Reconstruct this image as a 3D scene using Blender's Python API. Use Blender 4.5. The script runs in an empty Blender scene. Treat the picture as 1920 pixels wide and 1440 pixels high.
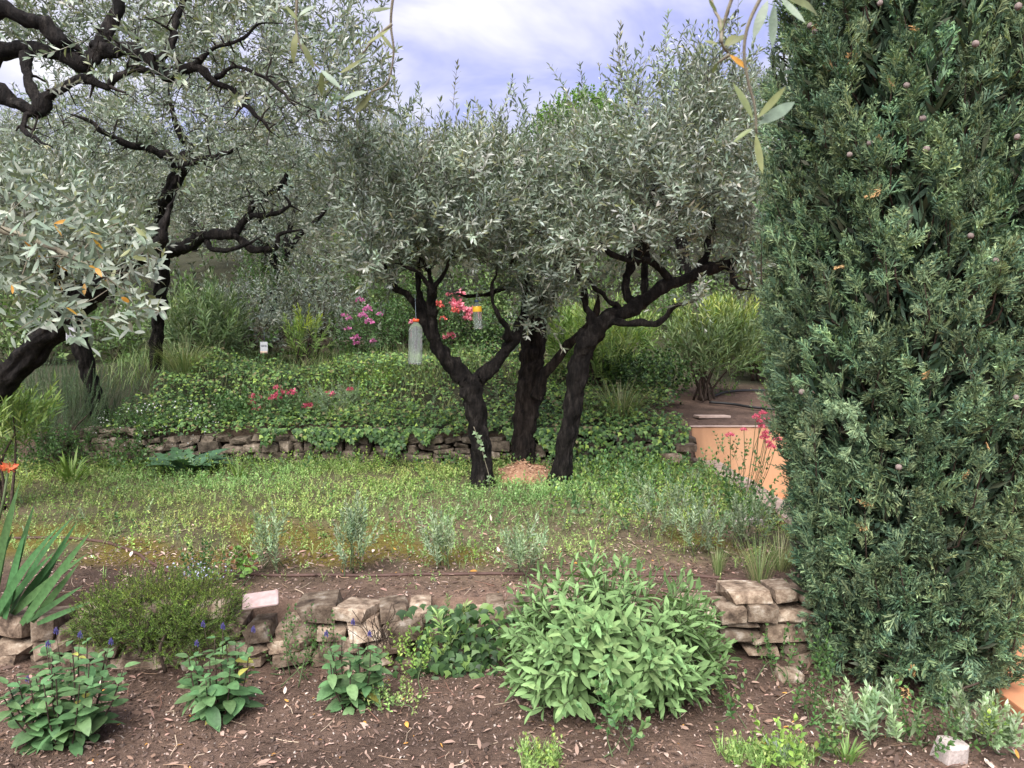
import bpy, math
import numpy as np
from mathutils import Matrix, Vector

# ------------------------------------------------------------------ scene, camera, sky, sun
sc = bpy.context.scene
COL = sc.collection
rng = np.random.default_rng(7)
CAM_Z, FPX, HOR = 1.40, 1400.0, 640.0            # eye height (m), focal length and horizon row in photo pixels
PITCH = math.atan((720 - HOR) / FPX)

cam_d = bpy.data.cameras.new('camera'); cam = bpy.data.objects.new('camera', cam_d); COL.objects.link(cam)
cam.location = (0, 0, CAM_Z); cam.rotation_euler = (math.pi / 2 - PITCH, 0, 0)
cam_d.sensor_width = 36; cam_d.lens = 36 * FPX / 1920
cam_d.clip_start = 0.05; cam_d.clip_end = 600
cam_d.dof.use_dof = True; cam_d.dof.focus_distance = 4.2; cam_d.dof.aperture_fstop = 11
sc.camera = cam

SUN_EL, SUN_AZ = 50, 195                            # degrees; azimuth measured from +Y (straight ahead) towards +X
world = bpy.data.worlds.new('World'); sc.world = world; world.use_nodes = True
wn = world.node_tree; wn.nodes.clear()
def wnode(t, **kw):
    n = wn.nodes.new(t)
    for k, v in kw.items(): setattr(n, k, v)
    return n
w_out = wnode('ShaderNodeOutputWorld'); w_bg = wnode('ShaderNodeBackground'); w_bg.inputs['Strength'].default_value = 0.125
sky = wnode('ShaderNodeTexSky', sky_type='NISHITA', sun_disc=False, sun_elevation=math.radians(SUN_EL), sun_rotation=math.radians(SUN_AZ))
sky.air_density = 1.0; sky.dust_density = 2.0
tc = wnode('ShaderNodeTexCoord')
# soft broken cloud sheet: noise in the sky direction, flattened towards the horizon
sep = wnode('ShaderNodeSeparateXYZ'); wn.links.new(tc.outputs['Generated'], sep.inputs[0])
zadd = wnode('ShaderNodeMath', operation='ADD'); zadd.inputs[1].default_value = 0.22; wn.links.new(sep.outputs['Z'], zadd.inputs[0])
zmax = wnode('ShaderNodeMath', operation='MAXIMUM'); zmax.inputs[1].default_value = 0.08; wn.links.new(zadd.outputs[0], zmax.inputs[0])
dx = wnode('ShaderNodeMath', operation='DIVIDE'); wn.links.new(sep.outputs['X'], dx.inputs[0]); wn.links.new(zmax.outputs[0], dx.inputs[1])
dy = wnode('ShaderNodeMath', operation='DIVIDE'); wn.links.new(sep.outputs['Y'], dy.inputs[0]); wn.links.new(zmax.outputs[0], dy.inputs[1])
cmb = wnode('ShaderNodeCombineXYZ'); wn.links.new(dx.outputs[0], cmb.inputs[0]); wn.links.new(dy.outputs[0], cmb.inputs[1]); cmb.inputs[2].default_value = 3.3
nz = wnode('ShaderNodeTexNoise'); nz.inputs['Scale'].default_value = 2.7; nz.inputs['Detail'].default_value = 5; nz.inputs['Roughness'].default_value = 0.5; nz.inputs['Distortion'].default_value = 0.5
wn.links.new(cmb.outputs[0], nz.inputs['Vector'])
cr = wnode('ShaderNodeValToRGB'); cr.color_ramp.elements[0].position = 0.38; cr.color_ramp.elements[0].color = (0.9, 0.9, 0.9, 1)
cr.color_ramp.elements[1].position = 0.62; cr.color_ramp.elements[1].color = (1, 1, 1, 1)
wn.links.new(nz.outputs['Fac'], cr.inputs[0])
cshade = wnode('ShaderNodeMix', data_type='RGBA')                   # cloud bodies: lilac-grey to white
cshade.inputs['A'].default_value = (.56, .545, .98, 1); cshade.inputs['B'].default_value = (1.38, 1.38, 1.48, 1)
cr2 = wnode('ShaderNodeValToRGB'); cr2.color_ramp.elements[0].position = 0.41; cr2.color_ramp.elements[1].position = 0.65
wn.links.new(nz.outputs['Fac'], cr2.inputs[0]); wn.links.new(cr2.outputs[0], cshade.inputs['Factor'])
mixs = wnode('ShaderNodeMix', data_type='RGBA')
wn.links.new(cr.outputs[0], mixs.inputs['Factor']); wn.links.new(sky.outputs[0], mixs.inputs['A']); wn.links.new(cshade.outputs['Result'], mixs.inputs['B'])
wn.links.new(mixs.outputs['Result'], w_bg.inputs['Color']); wn.links.new(w_bg.outputs[0], w_out.inputs[0])

sun_d = bpy.data.lights.new('sun', 'SUN'); sun = bpy.data.objects.new('sun', sun_d); COL.objects.link(sun)
sun_d.energy = 1.5; sun_d.angle = math.radians(58); sun_d.color = (1, 0.96, 0.9)
_e, _a = math.radians(SUN_EL), math.radians(SUN_AZ)
sun.rotation_euler = Vector((math.sin(_a) * math.cos(_e), math.cos(_a) * math.cos(_e), math.sin(_e))).to_track_quat('Z', 'Y').to_euler()
vs = sc.view_settings; vs.view_transform = 'Standard'; vs.look = 'None'; vs.gamma = 1; vs.exposure = 2.7; vs.use_curve_mapping = False
sc.cycles.max_bounces = 4; sc.cycles.diffuse_bounces = 2; sc.cycles.glossy_bounces = 2; sc.cycles.transmission_bounces = 5; sc.cycles.transparent_max_bounces = 4

# ------------------------------------------------------------------ small helpers
def P(px, py, d):
    """world point seen at photo pixel (px, py) at a distance of d metres in front of the eye (measured level)"""
    u, v = (px - 960) / FPX, (720 - py) / FPX
    c, s = math.cos(PITCH), math.sin(PITCH)
    fy, fz, uy, uz = c, -s, s, c
    y = fy + uy * v; z = fz + uz * v
    t = d / y
    return np.array([u * t, d, CAM_Z + z * t])

def unit(v):
    v = np.asarray(v, float)
    return v / np.maximum(np.linalg.norm(v, axis=-1, keepdims=True), 1e-9)

_ph = rng.uniform(0, 6.28, (24, 3)); _fr = rng.normal(0, 1, (24, 3))
def noise(p, scale=1.0, k=0):
    """smooth pseudo noise in -1..1 for points (n,3) or (n,2)"""
    p = np.asarray(p, float) * scale
    if p.shape[-1] == 2: p = np.concatenate([p, np.zeros(p.shape[:-1] + (1,))], -1)
    r = np.zeros(p.shape[:-1])
    for i in range(6):
        j = (i + 5 * k) % 24
        r = r + np.sin(p @ (_fr[j] * (1 + .35 * i)) + _ph[j, 0]) * np.sin(p @ (_fr[(j + 7) % 24] * (1 + .3 * i)) + _ph[j, 1]) / (1 + .3 * i)
    return np.clip(r / 1.7, -1, 1)

class Batch:
    """collects triangles with a colour for each vertex; build() links them as ONE mesh object"""
    def __init__(s): s.v, s.f, s.c, s.n = [], [], [], 0
    def add(s, v, f, c):
        v = np.asarray(v, float); f = np.asarray(f, int)
        c = np.asarray(c, float)
        if c.ndim == 1: c = np.tile(c, (len(v), 1))
        s.v.append(v); s.f.append(f + s.n); s.c.append(c); s.n += len(v)
    def inst(s, tmpl, loc, rot, scale=1.0, tint=None):
        """copies of a template (v, f, c) at loc (N,3) with rotation matrices rot (N,3,3)"""
        v, f, c = tmpl; loc = np.asarray(loc, float); N = len(loc)
        if N == 0: return
        scale = np.broadcast_to(np.asarray(scale, float), (N,)) if np.ndim(scale) < 2 else scale
        vv = v[None] * (scale[:, None, None] if scale.ndim == 1 else scale[:, None, :])
        vv = np.einsum('nij,nkj->nki', rot, vv) + loc[:, None, :]
        ff = f[None] + (np.arange(N) * len(v))[:, None, None]
        cc = np.broadcast_to(c[None], (N, len(v), 3))
        if tint is not None: cc = cc * np.asarray(tint)[:, None, :]
        s.add(vv.reshape(-1, 3), ff.reshape(-1, 3), cc.reshape(-1, 3))
    def mesh(s, name, mat, smooth=False):
        me = bpy.data.meshes.new(name)
        v = np.concatenate(s.v); f = np.concatenate(s.f); c = np.concatenate(s.c)
        me.vertices.add(len(v)); me.vertices.foreach_set('co', v.astype(np.float32).ravel())
        me.loops.add(f.size); me.loops.foreach_set('vertex_index', f.astype(np.int32).ravel())
        me.polygons.add(len(f)); me.polygons.foreach_set('loop_start', np.arange(0, f.size, 3, dtype=np.int32))
        me.polygons.foreach_set('loop_total', np.full(len(f), 3, np.int32))
        me.polygons.foreach_set('use_smooth', np.full(len(f), smooth != 'flat'))
        a = me.color_attributes.new('Col', 'FLOAT_COLOR', 'POINT')
        a.data.foreach_set('color', np.concatenate([c, np.ones((len(c), 1))], 1).astype(np.float32).ravel())
        me.materials.append(mat); me.update(calc_edges=True)
        return me
    def build(s, name, mat, parent=None, smooth=False, kind=None, origin=None):
        if origin is not None: s.v = [x - np.asarray(origin) for x in s.v]
        o = bpy.data.objects.new(name, s.mesh(name, mat, smooth)); COL.objects.link(o)
        if origin is not None: o.location = origin
        if parent is not None:
            o.parent = parent; o.location = np.zeros(3) if origin is None else o.location
            if parent.type == 'EMPTY' or True:
                o.matrix_parent_inverse = Matrix.Translation(-world_loc(parent))
        if kind: o['kind'] = kind
        return o

def world_loc(o):
    l = Vector(o.location)
    if o.parent is not None: l = o.matrix_parent_inverse @ l; l = l + world_loc(o.parent)
    return Vector(l)

def empty(name, loc, label=None, cat=None, group=None, kind=None):
    o = bpy.data.objects.new(name, None); COL.objects.link(o); o.location = loc; o.empty_display_size = .1
    tag(o, label, cat, group, kind); return o
def tag(o, label=None, cat=None, group=None, kind=None):
    if label: o['label'] = label
    if cat: o['category'] = cat
    if group: o['group'] = group
    if kind: o['kind'] = kind
    elif cat: o['kind'] = 'thing'
    return o
def child(name, mesh, parent, mat4, label=None):
    """a part that shares mesh data: placed by a world matrix under its thing (things stand unrotated)"""
    o = bpy.data.objects.new(name, mesh); COL.objects.link(o); o.parent = parent
    o.matrix_parent_inverse = Matrix.Translation(-world_loc(parent))
    o.matrix_basis = mat4
    if label: o['label'] = label
    return o
def m4(rot, loc, s=1.0):
    M = np.eye(4); M[:3, :3] = np.asarray(rot) * (np.asarray(s)[None, :] if np.ndim(s) else s); M[:3, 3] = loc
    return Matrix(M.tolist())

def frames(d, up=None, roll=None):
    """rotation matrices (N,3,3) whose x axis is d and whose z axis leans to up"""
    d = unit(d); N = len(d)
    if up is None: up = rng.normal(0, 1, (N, 3))
    up = np.broadcast_to(np.asarray(up, float), (N, 3))
    y = np.cross(up, d); bad = np.linalg.norm(y, axis=1) < 1e-4
    y[bad] = np.cross([0.3, 1, 0.2], d[bad]); y = unit(y); z = np.cross(d, y)
    if roll is not None:
        c, s = np.cos(roll)[:, None], np.sin(roll)[:, None]
        y, z = y * c + z * s, z * c - y * s
    return np.stack([d, y, z], -1)

def tube(pts, rad, sides=8, bump=0.0, cap=True, k=0):
    pts = np.asarray(pts, float); rad = np.broadcast_to(np.asarray(rad, float), (len(pts),))
    t = unit(np.gradient(pts, axis=0)); n = len(pts)
    u = np.zeros((n, 3)); a = np.array([0.2, 0.9, 0.35]) if abs(t[0, 1]) < .8 else np.array([1.0, .1, .1])
    u[0] = unit(np.cross(t[0], a))
    for i in range(1, n): u[i] = unit(u[i - 1] - t[i] * np.dot(u[i - 1], t[i]))
    w = np.cross(t, u); ang = np.arange(sides) * 2 * math.pi / sides
    ring = u[:, None] * np.cos(ang)[None, :, None] + w[:, None] * np.sin(ang)[None, :, None]
    r = rad[:, None] * np.ones((1, sides))
    if bump: r = r * (1 + .4 * bump * noise(np.stack([np.cos(ang * 1.0) * 2.2, np.sin(ang * 1.0) * 2.2, 0 * ang], -1)[None] + np.stack([0 * rad, 0 * rad, np.arange(n) * .35], -1)[:, None], 1.6, k + 2) + bump * noise(pts[:, None] + ring * rad[:, None, None], 14.0, k) + .55 * bump * noise(ring * 1.2 + pts[:, None] * .9, 4, k + 1))
    v = (pts[:, None] + ring * r[..., None]).reshape(-1, 3); f = []
    for i in range(n - 1):
        for j in range(sides):
            a0, b0 = i * sides + j, i * sides + (j + 1) % sides
            f += [(a0, b0, b0 + sides), (a0, b0 + sides, a0 + sides)]
    if cap:
        v = np.concatenate([v, pts[:1], pts[-1:]]); c0, c1 = len(v) - 2, len(v) - 1
        for j in range(sides):
            f.append((c0, (j + 1) % sides, j)); f.append((c1, (n - 1) * sides + j, (n - 1) * sides + (j + 1) % sides))
    return v, np.array(f)

def spline(pts, n=None, per=5):
    """Catmull-Rom through control points (last columns may carry radii)"""
    p = np.asarray(pts, float); p = np.concatenate([[2 * p[0] - p[1]], p, [2 * p[-1] - p[-2]]]); out = []
    for i in range(1, len(p) - 2):
        for t in np.linspace(0, 1, per, endpoint=False):
            a, b, c, d = p[i - 1], p[i], p[i + 1], p[i + 2]
            out.append(.5 * (2 * b + (c - a) * t + (2 * a - 5 * b + 4 * c - d) * t * t + (3 * b - a - 3 * c + d) * t ** 3))
    out.append(p[-2]); return np.array(out)

# ------------------------------------------------------------------ materials (all procedural)
def new_mat(name):
    m = bpy.data.materials.new(name); m.use_nodes = True; nt = m.node_tree; nt.nodes.clear()
    o = nt.nodes.new('ShaderNodeOutputMaterial'); b = nt.nodes.new('ShaderNodeBsdfPrincipled'); nt.links.new(b.outputs[0], o.inputs[0])
    return m, nt, b, o
def leaf_mat(name, rough=.5, trans=.25, spec=.35, attr=True, col=(.1, .2, .1), vein=0.0, thru=(1.15, 1.25, .6)):
    m, nt, b, o = new_mat(name); b.inputs['Roughness'].default_value = rough; b.inputs['Specular IOR Level'].default_value = spec
    tl = nt.nodes.new('ShaderNodeBsdfTranslucent'); mx = nt.nodes.new('ShaderNodeMixShader'); mx.inputs[0].default_value = trans
    if attr:
        at = nt.nodes.new('ShaderNodeAttribute'); at.attribute_name = 'Col'; src = at.outputs['Color']
    else:
        at = nt.nodes.new('ShaderNodeRGB'); at.outputs[0].default_value = (*col, 1); src = at.outputs[0]
        oi = nt.nodes.new('ShaderNodeObjectInfo'); hs = nt.nodes.new('ShaderNodeHueSaturation')
        mr = nt.nodes.new('ShaderNodeMapRange'); mr.inputs[3].default_value = .68; mr.inputs[4].default_value = 1.3
        nt.links.new(oi.outputs['Random'], mr.inputs[0]); nt.links.new(mr.outputs[0], hs.inputs['Value'])
        mr2 = nt.nodes.new('ShaderNodeMapRange'); mr2.inputs[3].default_value = .475; mr2.inputs[4].default_value = .515
        ml = nt.nodes.new('ShaderNodeMath'); ml.operation = 'FRACT'; mm = nt.nodes.new('ShaderNodeMath'); mm.operation = 'MULTIPLY'; mm.inputs[1].default_value = 7.31
        nt.links.new(oi.outputs['Random'], mm.inputs[0]); nt.links.new(mm.outputs[0], ml.inputs[0]); nt.links.new(ml.outputs[0], mr2.inputs[0]); nt.links.new(mr2.outputs[0], hs.inputs['Hue'])
        nt.links.new(src, hs.inputs['Color']); src = hs.outputs[0]
    if not attr:
     g = nt.nodes.new('ShaderNodeNewGeometry'); nz = nt.nodes.new('ShaderNodeTexNoise'); nz.inputs['Scale'].default_value = 60; nz.inputs['Detail'].default_value = 2
     nt.links.new(g.outputs['Position'], nz.inputs['Vector'])
     mr = nt.nodes.new('ShaderNodeMapRange'); mr.inputs[1].default_value = .3; mr.inputs[2].default_value = .7; mr.inputs[3].default_value = .8; mr.inputs[4].default_value = 1.2
     nt.links.new(nz.outputs['Fac'], mr.inputs[0])
     mu = nt.nodes.new('ShaderNodeVectorMath'); mu.operation = 'SCALE'; nt.links.new(src, mu.inputs[0]); nt.links.new(mr.outputs[0], mu.inputs['Scale'])
     src = mu.outputs[0]
    nt.links.new(src, b.inputs['Base Color'])
    wm = nt.nodes.new('ShaderNodeVectorMath'); wm.operation = 'MULTIPLY'; wm.inputs[1].default_value = thru; nt.links.new(src, wm.inputs[0]); nt.links.new(wm.outputs[0], tl.inputs[0])
    nt.links.new(b.outputs[0], mx.inputs[1]); nt.links.new(tl.outputs[0], mx.inputs[2]); nt.links.new(mx.outputs[0], o.inputs[0])
    if vein:
        bp = nt.nodes.new('ShaderNodeBump'); bp.inputs['Strength'].default_value = vein; bp.inputs['Distance'].default_value = .002
        n2 = nt.nodes.new('ShaderNodeTexNoise'); n2.inputs['Scale'].default_value = 300; nt.links.new(g.outputs['Position'], n2.inputs['Vector'])
        nt.links.new(n2.outputs['Fac'], bp.inputs['Height']); nt.links.new(bp.outputs[0], b.inputs['Normal'])
    return m
def rough_mat(name, cols, scale=8, rough=.9, bump=.5, bscale=40, attr=False, detail=6, dist=.01, rnd=0.0, stretch=None, pos=False):
    """mottled mineral / bark surface: noise ramp between cols, bump from a finer noise; attr multiplies by the Col attribute"""
    m, nt, b, o = new_mat(name); b.inputs['Roughness'].default_value = rough; b.inputs['Specular IOR Level'].default_value = .2
    tcx = nt.nodes.new('ShaderNodeTexCoord'); vec = tcx.outputs['Object']
    if pos: gp = nt.nodes.new('ShaderNodeNewGeometry'); vec = gp.outputs['Position']
    if stretch:
        mp = nt.nodes.new('ShaderNodeMapping'); mp.inputs['Scale'].default_value = stretch; nt.links.new(vec, mp.inputs[0]); vec = mp.outputs[0]
    if rnd:
        oi = nt.nodes.new('ShaderNodeObjectInfo'); ad = nt.nodes.new('ShaderNodeVectorMath'); ad.operation = 'ADD'
        cx = nt.nodes.new('ShaderNodeCombineXYZ'); ms = nt.nodes.new('ShaderNodeMath'); ms.operation = 'MULTIPLY'; ms.inputs[1].default_value = 37
        nt.links.new(oi.outputs['Random'], ms.inputs[0]); nt.links.new(ms.outputs[0], cx.inputs[0]); nt.links.new(ms.outputs[0], cx.inputs[1])
        nt.links.new(vec, ad.inputs[0]); nt.links.new(cx.outputs[0], ad.inputs[1]); vec = ad.outputs[0]
    nz = nt.nodes.new('ShaderNodeTexNoise'); nz.inputs['Scale'].default_value = scale; nz.inputs['Detail'].default_value = detail; nz.inputs['Roughness'].default_value = .65
    nt.links.new(vec, nz.inputs['Vector'])
    r = nt.nodes.new('ShaderNodeValToRGB'); el = r.color_ramp.elements
    ps = np.linspace(.3, .7, len(cols))
    while len(el) < len(cols): el.new(.5)
    for e, p_, c in zip(el, ps, cols): e.position = p_; e.color = (*c, 1)
    nt.links.new(nz.outputs['Fac'], r.inputs[0]); src = r.outputs[0]
    if rnd:
        mr = nt.nodes.new('ShaderNodeMapRange'); mr.inputs[3].default_value = 1 - rnd; mr.inputs[4].default_value = 1 + rnd
        nt.links.new(oi.outputs['Random'], mr.inputs[0])
        sm = nt.nodes.new('ShaderNodeVectorMath'); sm.operation = 'SCALE'; nt.links.new(src, sm.inputs[0]); nt.links.new(mr.outputs[0], sm.inputs['Scale']); src = sm.outputs[0]
    if attr:
        at = nt.nodes.new('ShaderNodeAttribute'); at.attribute_name = 'Col'
        mu = nt.nodes.new('ShaderNodeVectorMath'); mu.operation = 'MULTIPLY'; nt.links.new(src, mu.inputs[0]); nt.links.new(at.outputs['Color'], mu.inputs[1]); src = mu.outputs[0]
    nt.links.new(src, b.inputs['Base Color'])
    n2 = nt.nodes.new('ShaderNodeTexNoise'); n2.inputs['Scale'].default_value = bscale; n2.inputs['Detail'].default_value = 8; n2.inputs['Roughness'].default_value = .7
    nt.links.new(vec, n2.inputs['Vector'])
    bp = nt.nodes.new('ShaderNodeBump'); bp.inputs['Strength'].default_value = bump; bp.inputs['Distance'].default_value = dist
    nt.links.new(n2.outputs['Fac'], bp.inputs['Height']); nt.links.new(bp.outputs[0], b.inputs['Normal'])
    return m
def plain_mat(name, col, rough=.5, **kw):
    m, nt, b, o = new_mat(name); b.inputs['Base Color'].default_value = (*col, 1); b.inputs['Roughness'].default_value = rough
    for k, v in kw.items(): b.inputs[k.replace('_', ' ')].default_value = v
    return m

M = {}
M['olive'] = leaf_mat('olive_leaf', .42, .18, .5)
M['leaf'] = leaf_mat('green_leaf', .5, .28, .35)
M['gloss'] = leaf_mat('glossy_leaf', .48, .18, .3)
M['cypress'] = leaf_mat('cypress_scale', .6, .15, .25)
M['petal'] = leaf_mat('petal', .6, .3, .2, thru=(1, .95, 1))
M['litter'] = leaf_mat('dry_leaf', .75, .05, .15)
M['sage'] = leaf_mat('sage_leaf', .75, .22, .15, attr=False, col=(.185, .305, .125), vein=.5)
M['sage_b'] = leaf_mat('sage_leaf_mass', .75, .22, .15)
M['salvia'] = leaf_mat('salvia_leaf', .5, .22, .35, attr=False, col=(.105, .205, .085), vein=.4)
M['iris'] = leaf_mat('iris_blade', .55, .15, .25, attr=False, col=(.06, .14, .05))
M['bark'] = rough_mat('dark_bark', [(.0025, .002, .002), (.008, .0065, .006), (.022, .018, .016), (.065, .057, .05)], 26, .85, 1.0, 30, dist=.08, stretch=(1, 1, .3))
M['barkm'] = rough_mat('brown_bark', [(.004, .003, .0025), (.016, .0115, .0095), (.04, .03, .025), (.07, .055, .047)], 26, .85, 1.0, 30, dist=.08, stretch=(1, 1, .25))
M['twig'] = rough_mat('twig_bark', [(.009, .007, .006), (.032, .025, .022)], 30, .8, .4, 80)
M['ptwig'] = rough_mat('pale_twig', [(.14, .12, .09), (.24, .22, .16)], 60, .8, .3, 120)
M['stem'] = rough_mat('green_stem', [(.06, .09, .04), (.1, .13, .06)], 40, .7, .2, 90)
M['wood'] = rough_mat('woody_stem', [(.03, .022, .017), (.09, .065, .05)], 40, .85, .5, 90)
M['stone'] = rough_mat('wall_stone', [(.04, .03, .024), (.115, .083, .061), (.21, .156, .114), (.32, .26, .2), (.5, .44, .38)], 17, .92, .8, 75, rnd=.5, dist=.012, detail=10, pos=True)
M['stoned'] = rough_mat('mossy_wall_stone', [(.045, .036, .028), (.11, .088, .066), (.21, .17, .13), (.38, .33, .27)], 17, .92, .8, 75, rnd=.5, dist=.012, detail=10, pos=True)
M['soil'] = rough_mat('soil', [(.55, .52, .5), (.9, .88, .88), (1.0, .98, .97), (1.4, 1.35, 1.32)], 22, .95, 1.0, 55, attr=True, dist=.03)
M['clod'] = rough_mat('soil_clod', [(.7, .7, .7), (1.2, 1.2, 1.2)], 60, .95, .6, 90, attr=True)

# ------------------------------------------------------------------ templates: leaves and shoots (x along the leaf, z its upper side)
def leaf(L, W, seg=2, curl=.15, fold=.25, peak=.45, sharp=1.0):
    """triangulated folded leaf blade: seg+1 rows of left, middle, right collapsed to tip and base"""
    if seg == 1:
        v = [(0, 0, 0), (peak * L, W / 2, fold * W), (peak * L, -W / 2, fold * W), (L, 0, -curl * L)]
        return np.array(v), np.array([(0, 2, 1), (1, 2, 3)])
    if seg == 2:
        v = [(0, 0, 0), (.3 * L, .42 * W, fold * W * .6), (.3 * L, -.42 * W, fold * W * .6), (.66 * L, .42 * W, fold * W * .6 - curl * L * .4), (.66 * L, -.42 * W, fold * W * .6 - curl * L * .4), (L, 0, -curl * L)]
        return np.array(v), np.array([(0, 2, 1), (1, 2, 4), (1, 4, 3), (3, 4, 5)])
    v = [(0, 0, 0)]; f = []
    for i in range(1, seg):
        t = i / seg; w = W / 2 * (math.sin(math.pi * min(1, t ** (math.log(.5) / math.log(peak)))) ** sharp); z = -curl * L * t * t
        v += [(t * L, w, z + fold * w), (t * L, 0, z), (t * L, -w, z + fold * w)]
    v.append((L, 0, -curl * L)); n = len(v) - 1
    f += [(0, 2, 1), (0, 3, 2)]
    for i in range(seg - 2):
        a = 1 + 3 * i
        f += [(a, a + 1, a + 4), (a, a + 4, a + 3), (a + 1, a + 2, a + 5), (a + 1, a + 5, a + 4)]
    a = n - 3; f += [(a, a + 1, n), (a + 1, a + 2, n)]
    return np.array(v), np.array(f)

def pick(cols, n, wts=None, jit=.12):
    cols = np.asarray(cols, float); w = None if wts is None else np.asarray(wts) / np.sum(wts)
    c = cols[rng.choice(len(cols), n, p=w)]
    return np.clip(c * (1 + rng.normal(0, jit, (n, 1))), .002, 1)

def shoot(L, nodes, per, LL, LW, ang, cols, wts=None, seg=2, bend=.3, stem=.0022, scol=(.1, .1, .07), curl=.15, tipup=True, fold=.25, start=.12, taper=.75):
    """a leafy shoot along +x as one template (v, f, c)"""
    b = Batch(); t = np.linspace(0, 1, nodes)
    path = lambda s: np.stack([s * L, 0 * s, bend * L * s * s], -1)
    if stem: sv, sf = tube(path(np.linspace(0, 1, 3)), np.linspace(stem, stem * .5, 3), 3, cap=False); b.add(sv, sf, scol)
    lv, lf = leaf(1, LW / LL, seg, curl, fold)
    locs, dirs, ups, scs = [], [], [], []
    for i, s in enumerate(start + (1 - start) * t):
        ph = i * math.pi / 2 if per == 2 else i * 1.05
        for j in range(per):
            a = ph + j * 2 * math.pi / per + rng.normal(0, .25)
            tg = unit(np.array([1, 0, 2 * bend * s])); rad = np.array([0, math.cos(a), math.sin(a)])
            aa = ang * (1 - .45 * s) + rng.normal(0, .15)
            dirs.append(tg * math.cos(aa) + rad * math.sin(aa)); ups.append(tg - .3 * rad + rng.normal(0, .25, 3)); locs.append(path(np.array(s)))
            scs.append(LL * (1 - (1 - taper) * s) * rng.uniform(.7, 1.15))
    if tipup: dirs.append([1, 0, 2 * bend]); ups.append([0, .3, 1]); locs.append(path(np.array(1.0))); scs.append(LL * .7)
    n = len(locs); c = pick(cols, n, wts)
    R = frames(np.array(dirs), np.array(ups))
    b.inst((lv, lf, np.ones((len(lv), 3))), np.array(locs), R, np.array(scs), c)
    return np.concatenate(b.v), np.concatenate(b.f), np.concatenate(b.c)

OL = [(.125, .165, .125), (.185, .23, .175), (.25, .295, .235), (.35, .39, .33), (.45, .48, .42), (.22, .24, .11), (.5, .27, .05)]
OW = [4, 6, 5, 3.5, 1.6, 1.0, .12]
olive_t = [shoot(rng.uniform(.2, .32), rng.integers(7, 10), 2, .066, .0175, 1.0, OL, OW, 2, rng.uniform(-.1, .4), scol=(.2, .19, .15)) for _ in range(14)]
olive_far = [shoot(.42, 8, 2, .088, .023, 1.05, OL[:6], OW[:6], 1, rng.uniform(-.2, .4), stem=.004) for _ in range(10)]

def scatter_shoots(b, tmpls, locs, dirs, scale=(.8, 1.2), tint=.14, up=None, hue=.04):
    locs = np.asarray(locs); dirs = np.asarray(dirs); N = len(locs); which = rng.integers(0, len(tmpls), N)
    R = frames(dirs, np.array([0, 0, 1]) + rng.normal(0, .5, (N, 3)) if up is None else up)
    tn = (1 + rng.normal(0, tint, (N, 1))).clip(.5, 1.6) * (1 + rng.normal(0, hue, (N, 3)))
    ss = rng.uniform(*scale, N)
    for k in range(len(tmpls)):
        m = which == k; b.inst(tmpls[k], locs[m], R[m], ss[m], tn[m])

# ------------------------------------------------------------------ ground
YW1, YW2, YW3 = 3.25, 6.65, 9.9                     # the three terrace walls
PATH_X = 1.86
def sstep(a, b, x):
    t = np.clip((x - a) / (b - a), 0, 1); return t * t * (3 - 2 * t)
def H(x, y):
    x = np.asarray(x, float); y = np.asarray(y, float); p = np.stack(np.broadcast_arrays(x, y), -1)
    n1, n2 = noise(p, .8, 0), noise(p, 3.2, 1)
    low = .012 * n2 + .02 * n1 - .02 * np.clip(2.4 - y, 0, 3)
    mid = .225 + .028 * (y - YW1) + .02 * n1 + .010 * n2
    bl = .60 + .50 * sstep(0, 1.7, y - YW2) + .05 * np.clip(y - YW2 - 1.6, 0, 9) + .05 * n1
    br = .60 + .11 * np.clip(y - YW2, 0, 9) + .02 * n1
    k = sstep(1.0, 1.7, x); bank = bl * (1 - k) + br * k
    hill = 1.50 + .275 * (y - YW3) + .12 * n1 - .004 * np.clip(y - 30, 0, 400) ** 1.25
    z = np.where(y < YW1, low, np.where(y < YW2, mid, np.where(y < YW3, bank, hill)))
    path = (x > PATH_X) & (y < 6.86)
    return np.where(path, -.03 + 0 * x, np.where((x > 1.66) & (x <= PATH_X) & (y > YW1) & (y < 6.86), np.minimum(z, .24), z))
def Hz(x, y): return float(H(np.array([x]), np.array([y]))[0])

def lawn_density(x, y):
    p = np.stack([x, y], -1)
    return np.clip(sstep(3.5, 4.3, y + .3 * noise(p, 1.4, 2)) + .35 * noise(p, 2.4, 3) * sstep(3.7, 4.3, y), 0, 1)
def moss_amount(x, y):
    p = np.stack([x, y], -1)
    return sstep(.1, .55, noise(p, 1.9, 4) + .3) * sstep(3.72, 3.9, y) * (1 - sstep(4.3, 4.9, y))

xs = np.unique(np.concatenate([np.linspace(-70, -8, 16), np.linspace(-8, -3.6, 30), np.linspace(-3.6, 3.2, 100), [PATH_X, PATH_X + .004], np.linspace(3.2, 9, 22), np.linspace(9, 70, 16)]))
ys = np.unique(np.concatenate([np.linspace(-14, 1.6, 14), np.linspace(1.6, 4.8, 70), np.linspace(4.8, 10, 60), np.linspace(10, 40, 50), np.linspace(40, 160, 20), [YW1 - .002, YW1 + .10, YW1 + .104, YW2 + .08, YW2 + .084, 6.862, YW3 + .06, YW3 + .064]]))
def Hstep(x, y):                                     # the sheet steps up just behind each wall face
    yy = np.where((y >= YW1) & (y <= YW1 + .101), YW1 - .001, np.where((y >= YW2) & (y <= YW2 + .081), YW2 - .001, np.where((y >= YW3) & (y <= YW3 + .061), YW3 - .001, y)))
    return H(x, yy)
X, Y = np.meshgrid(xs, ys); Z = Hstep(X, Y)
p2 = np.stack([X, Y], -1)
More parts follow.
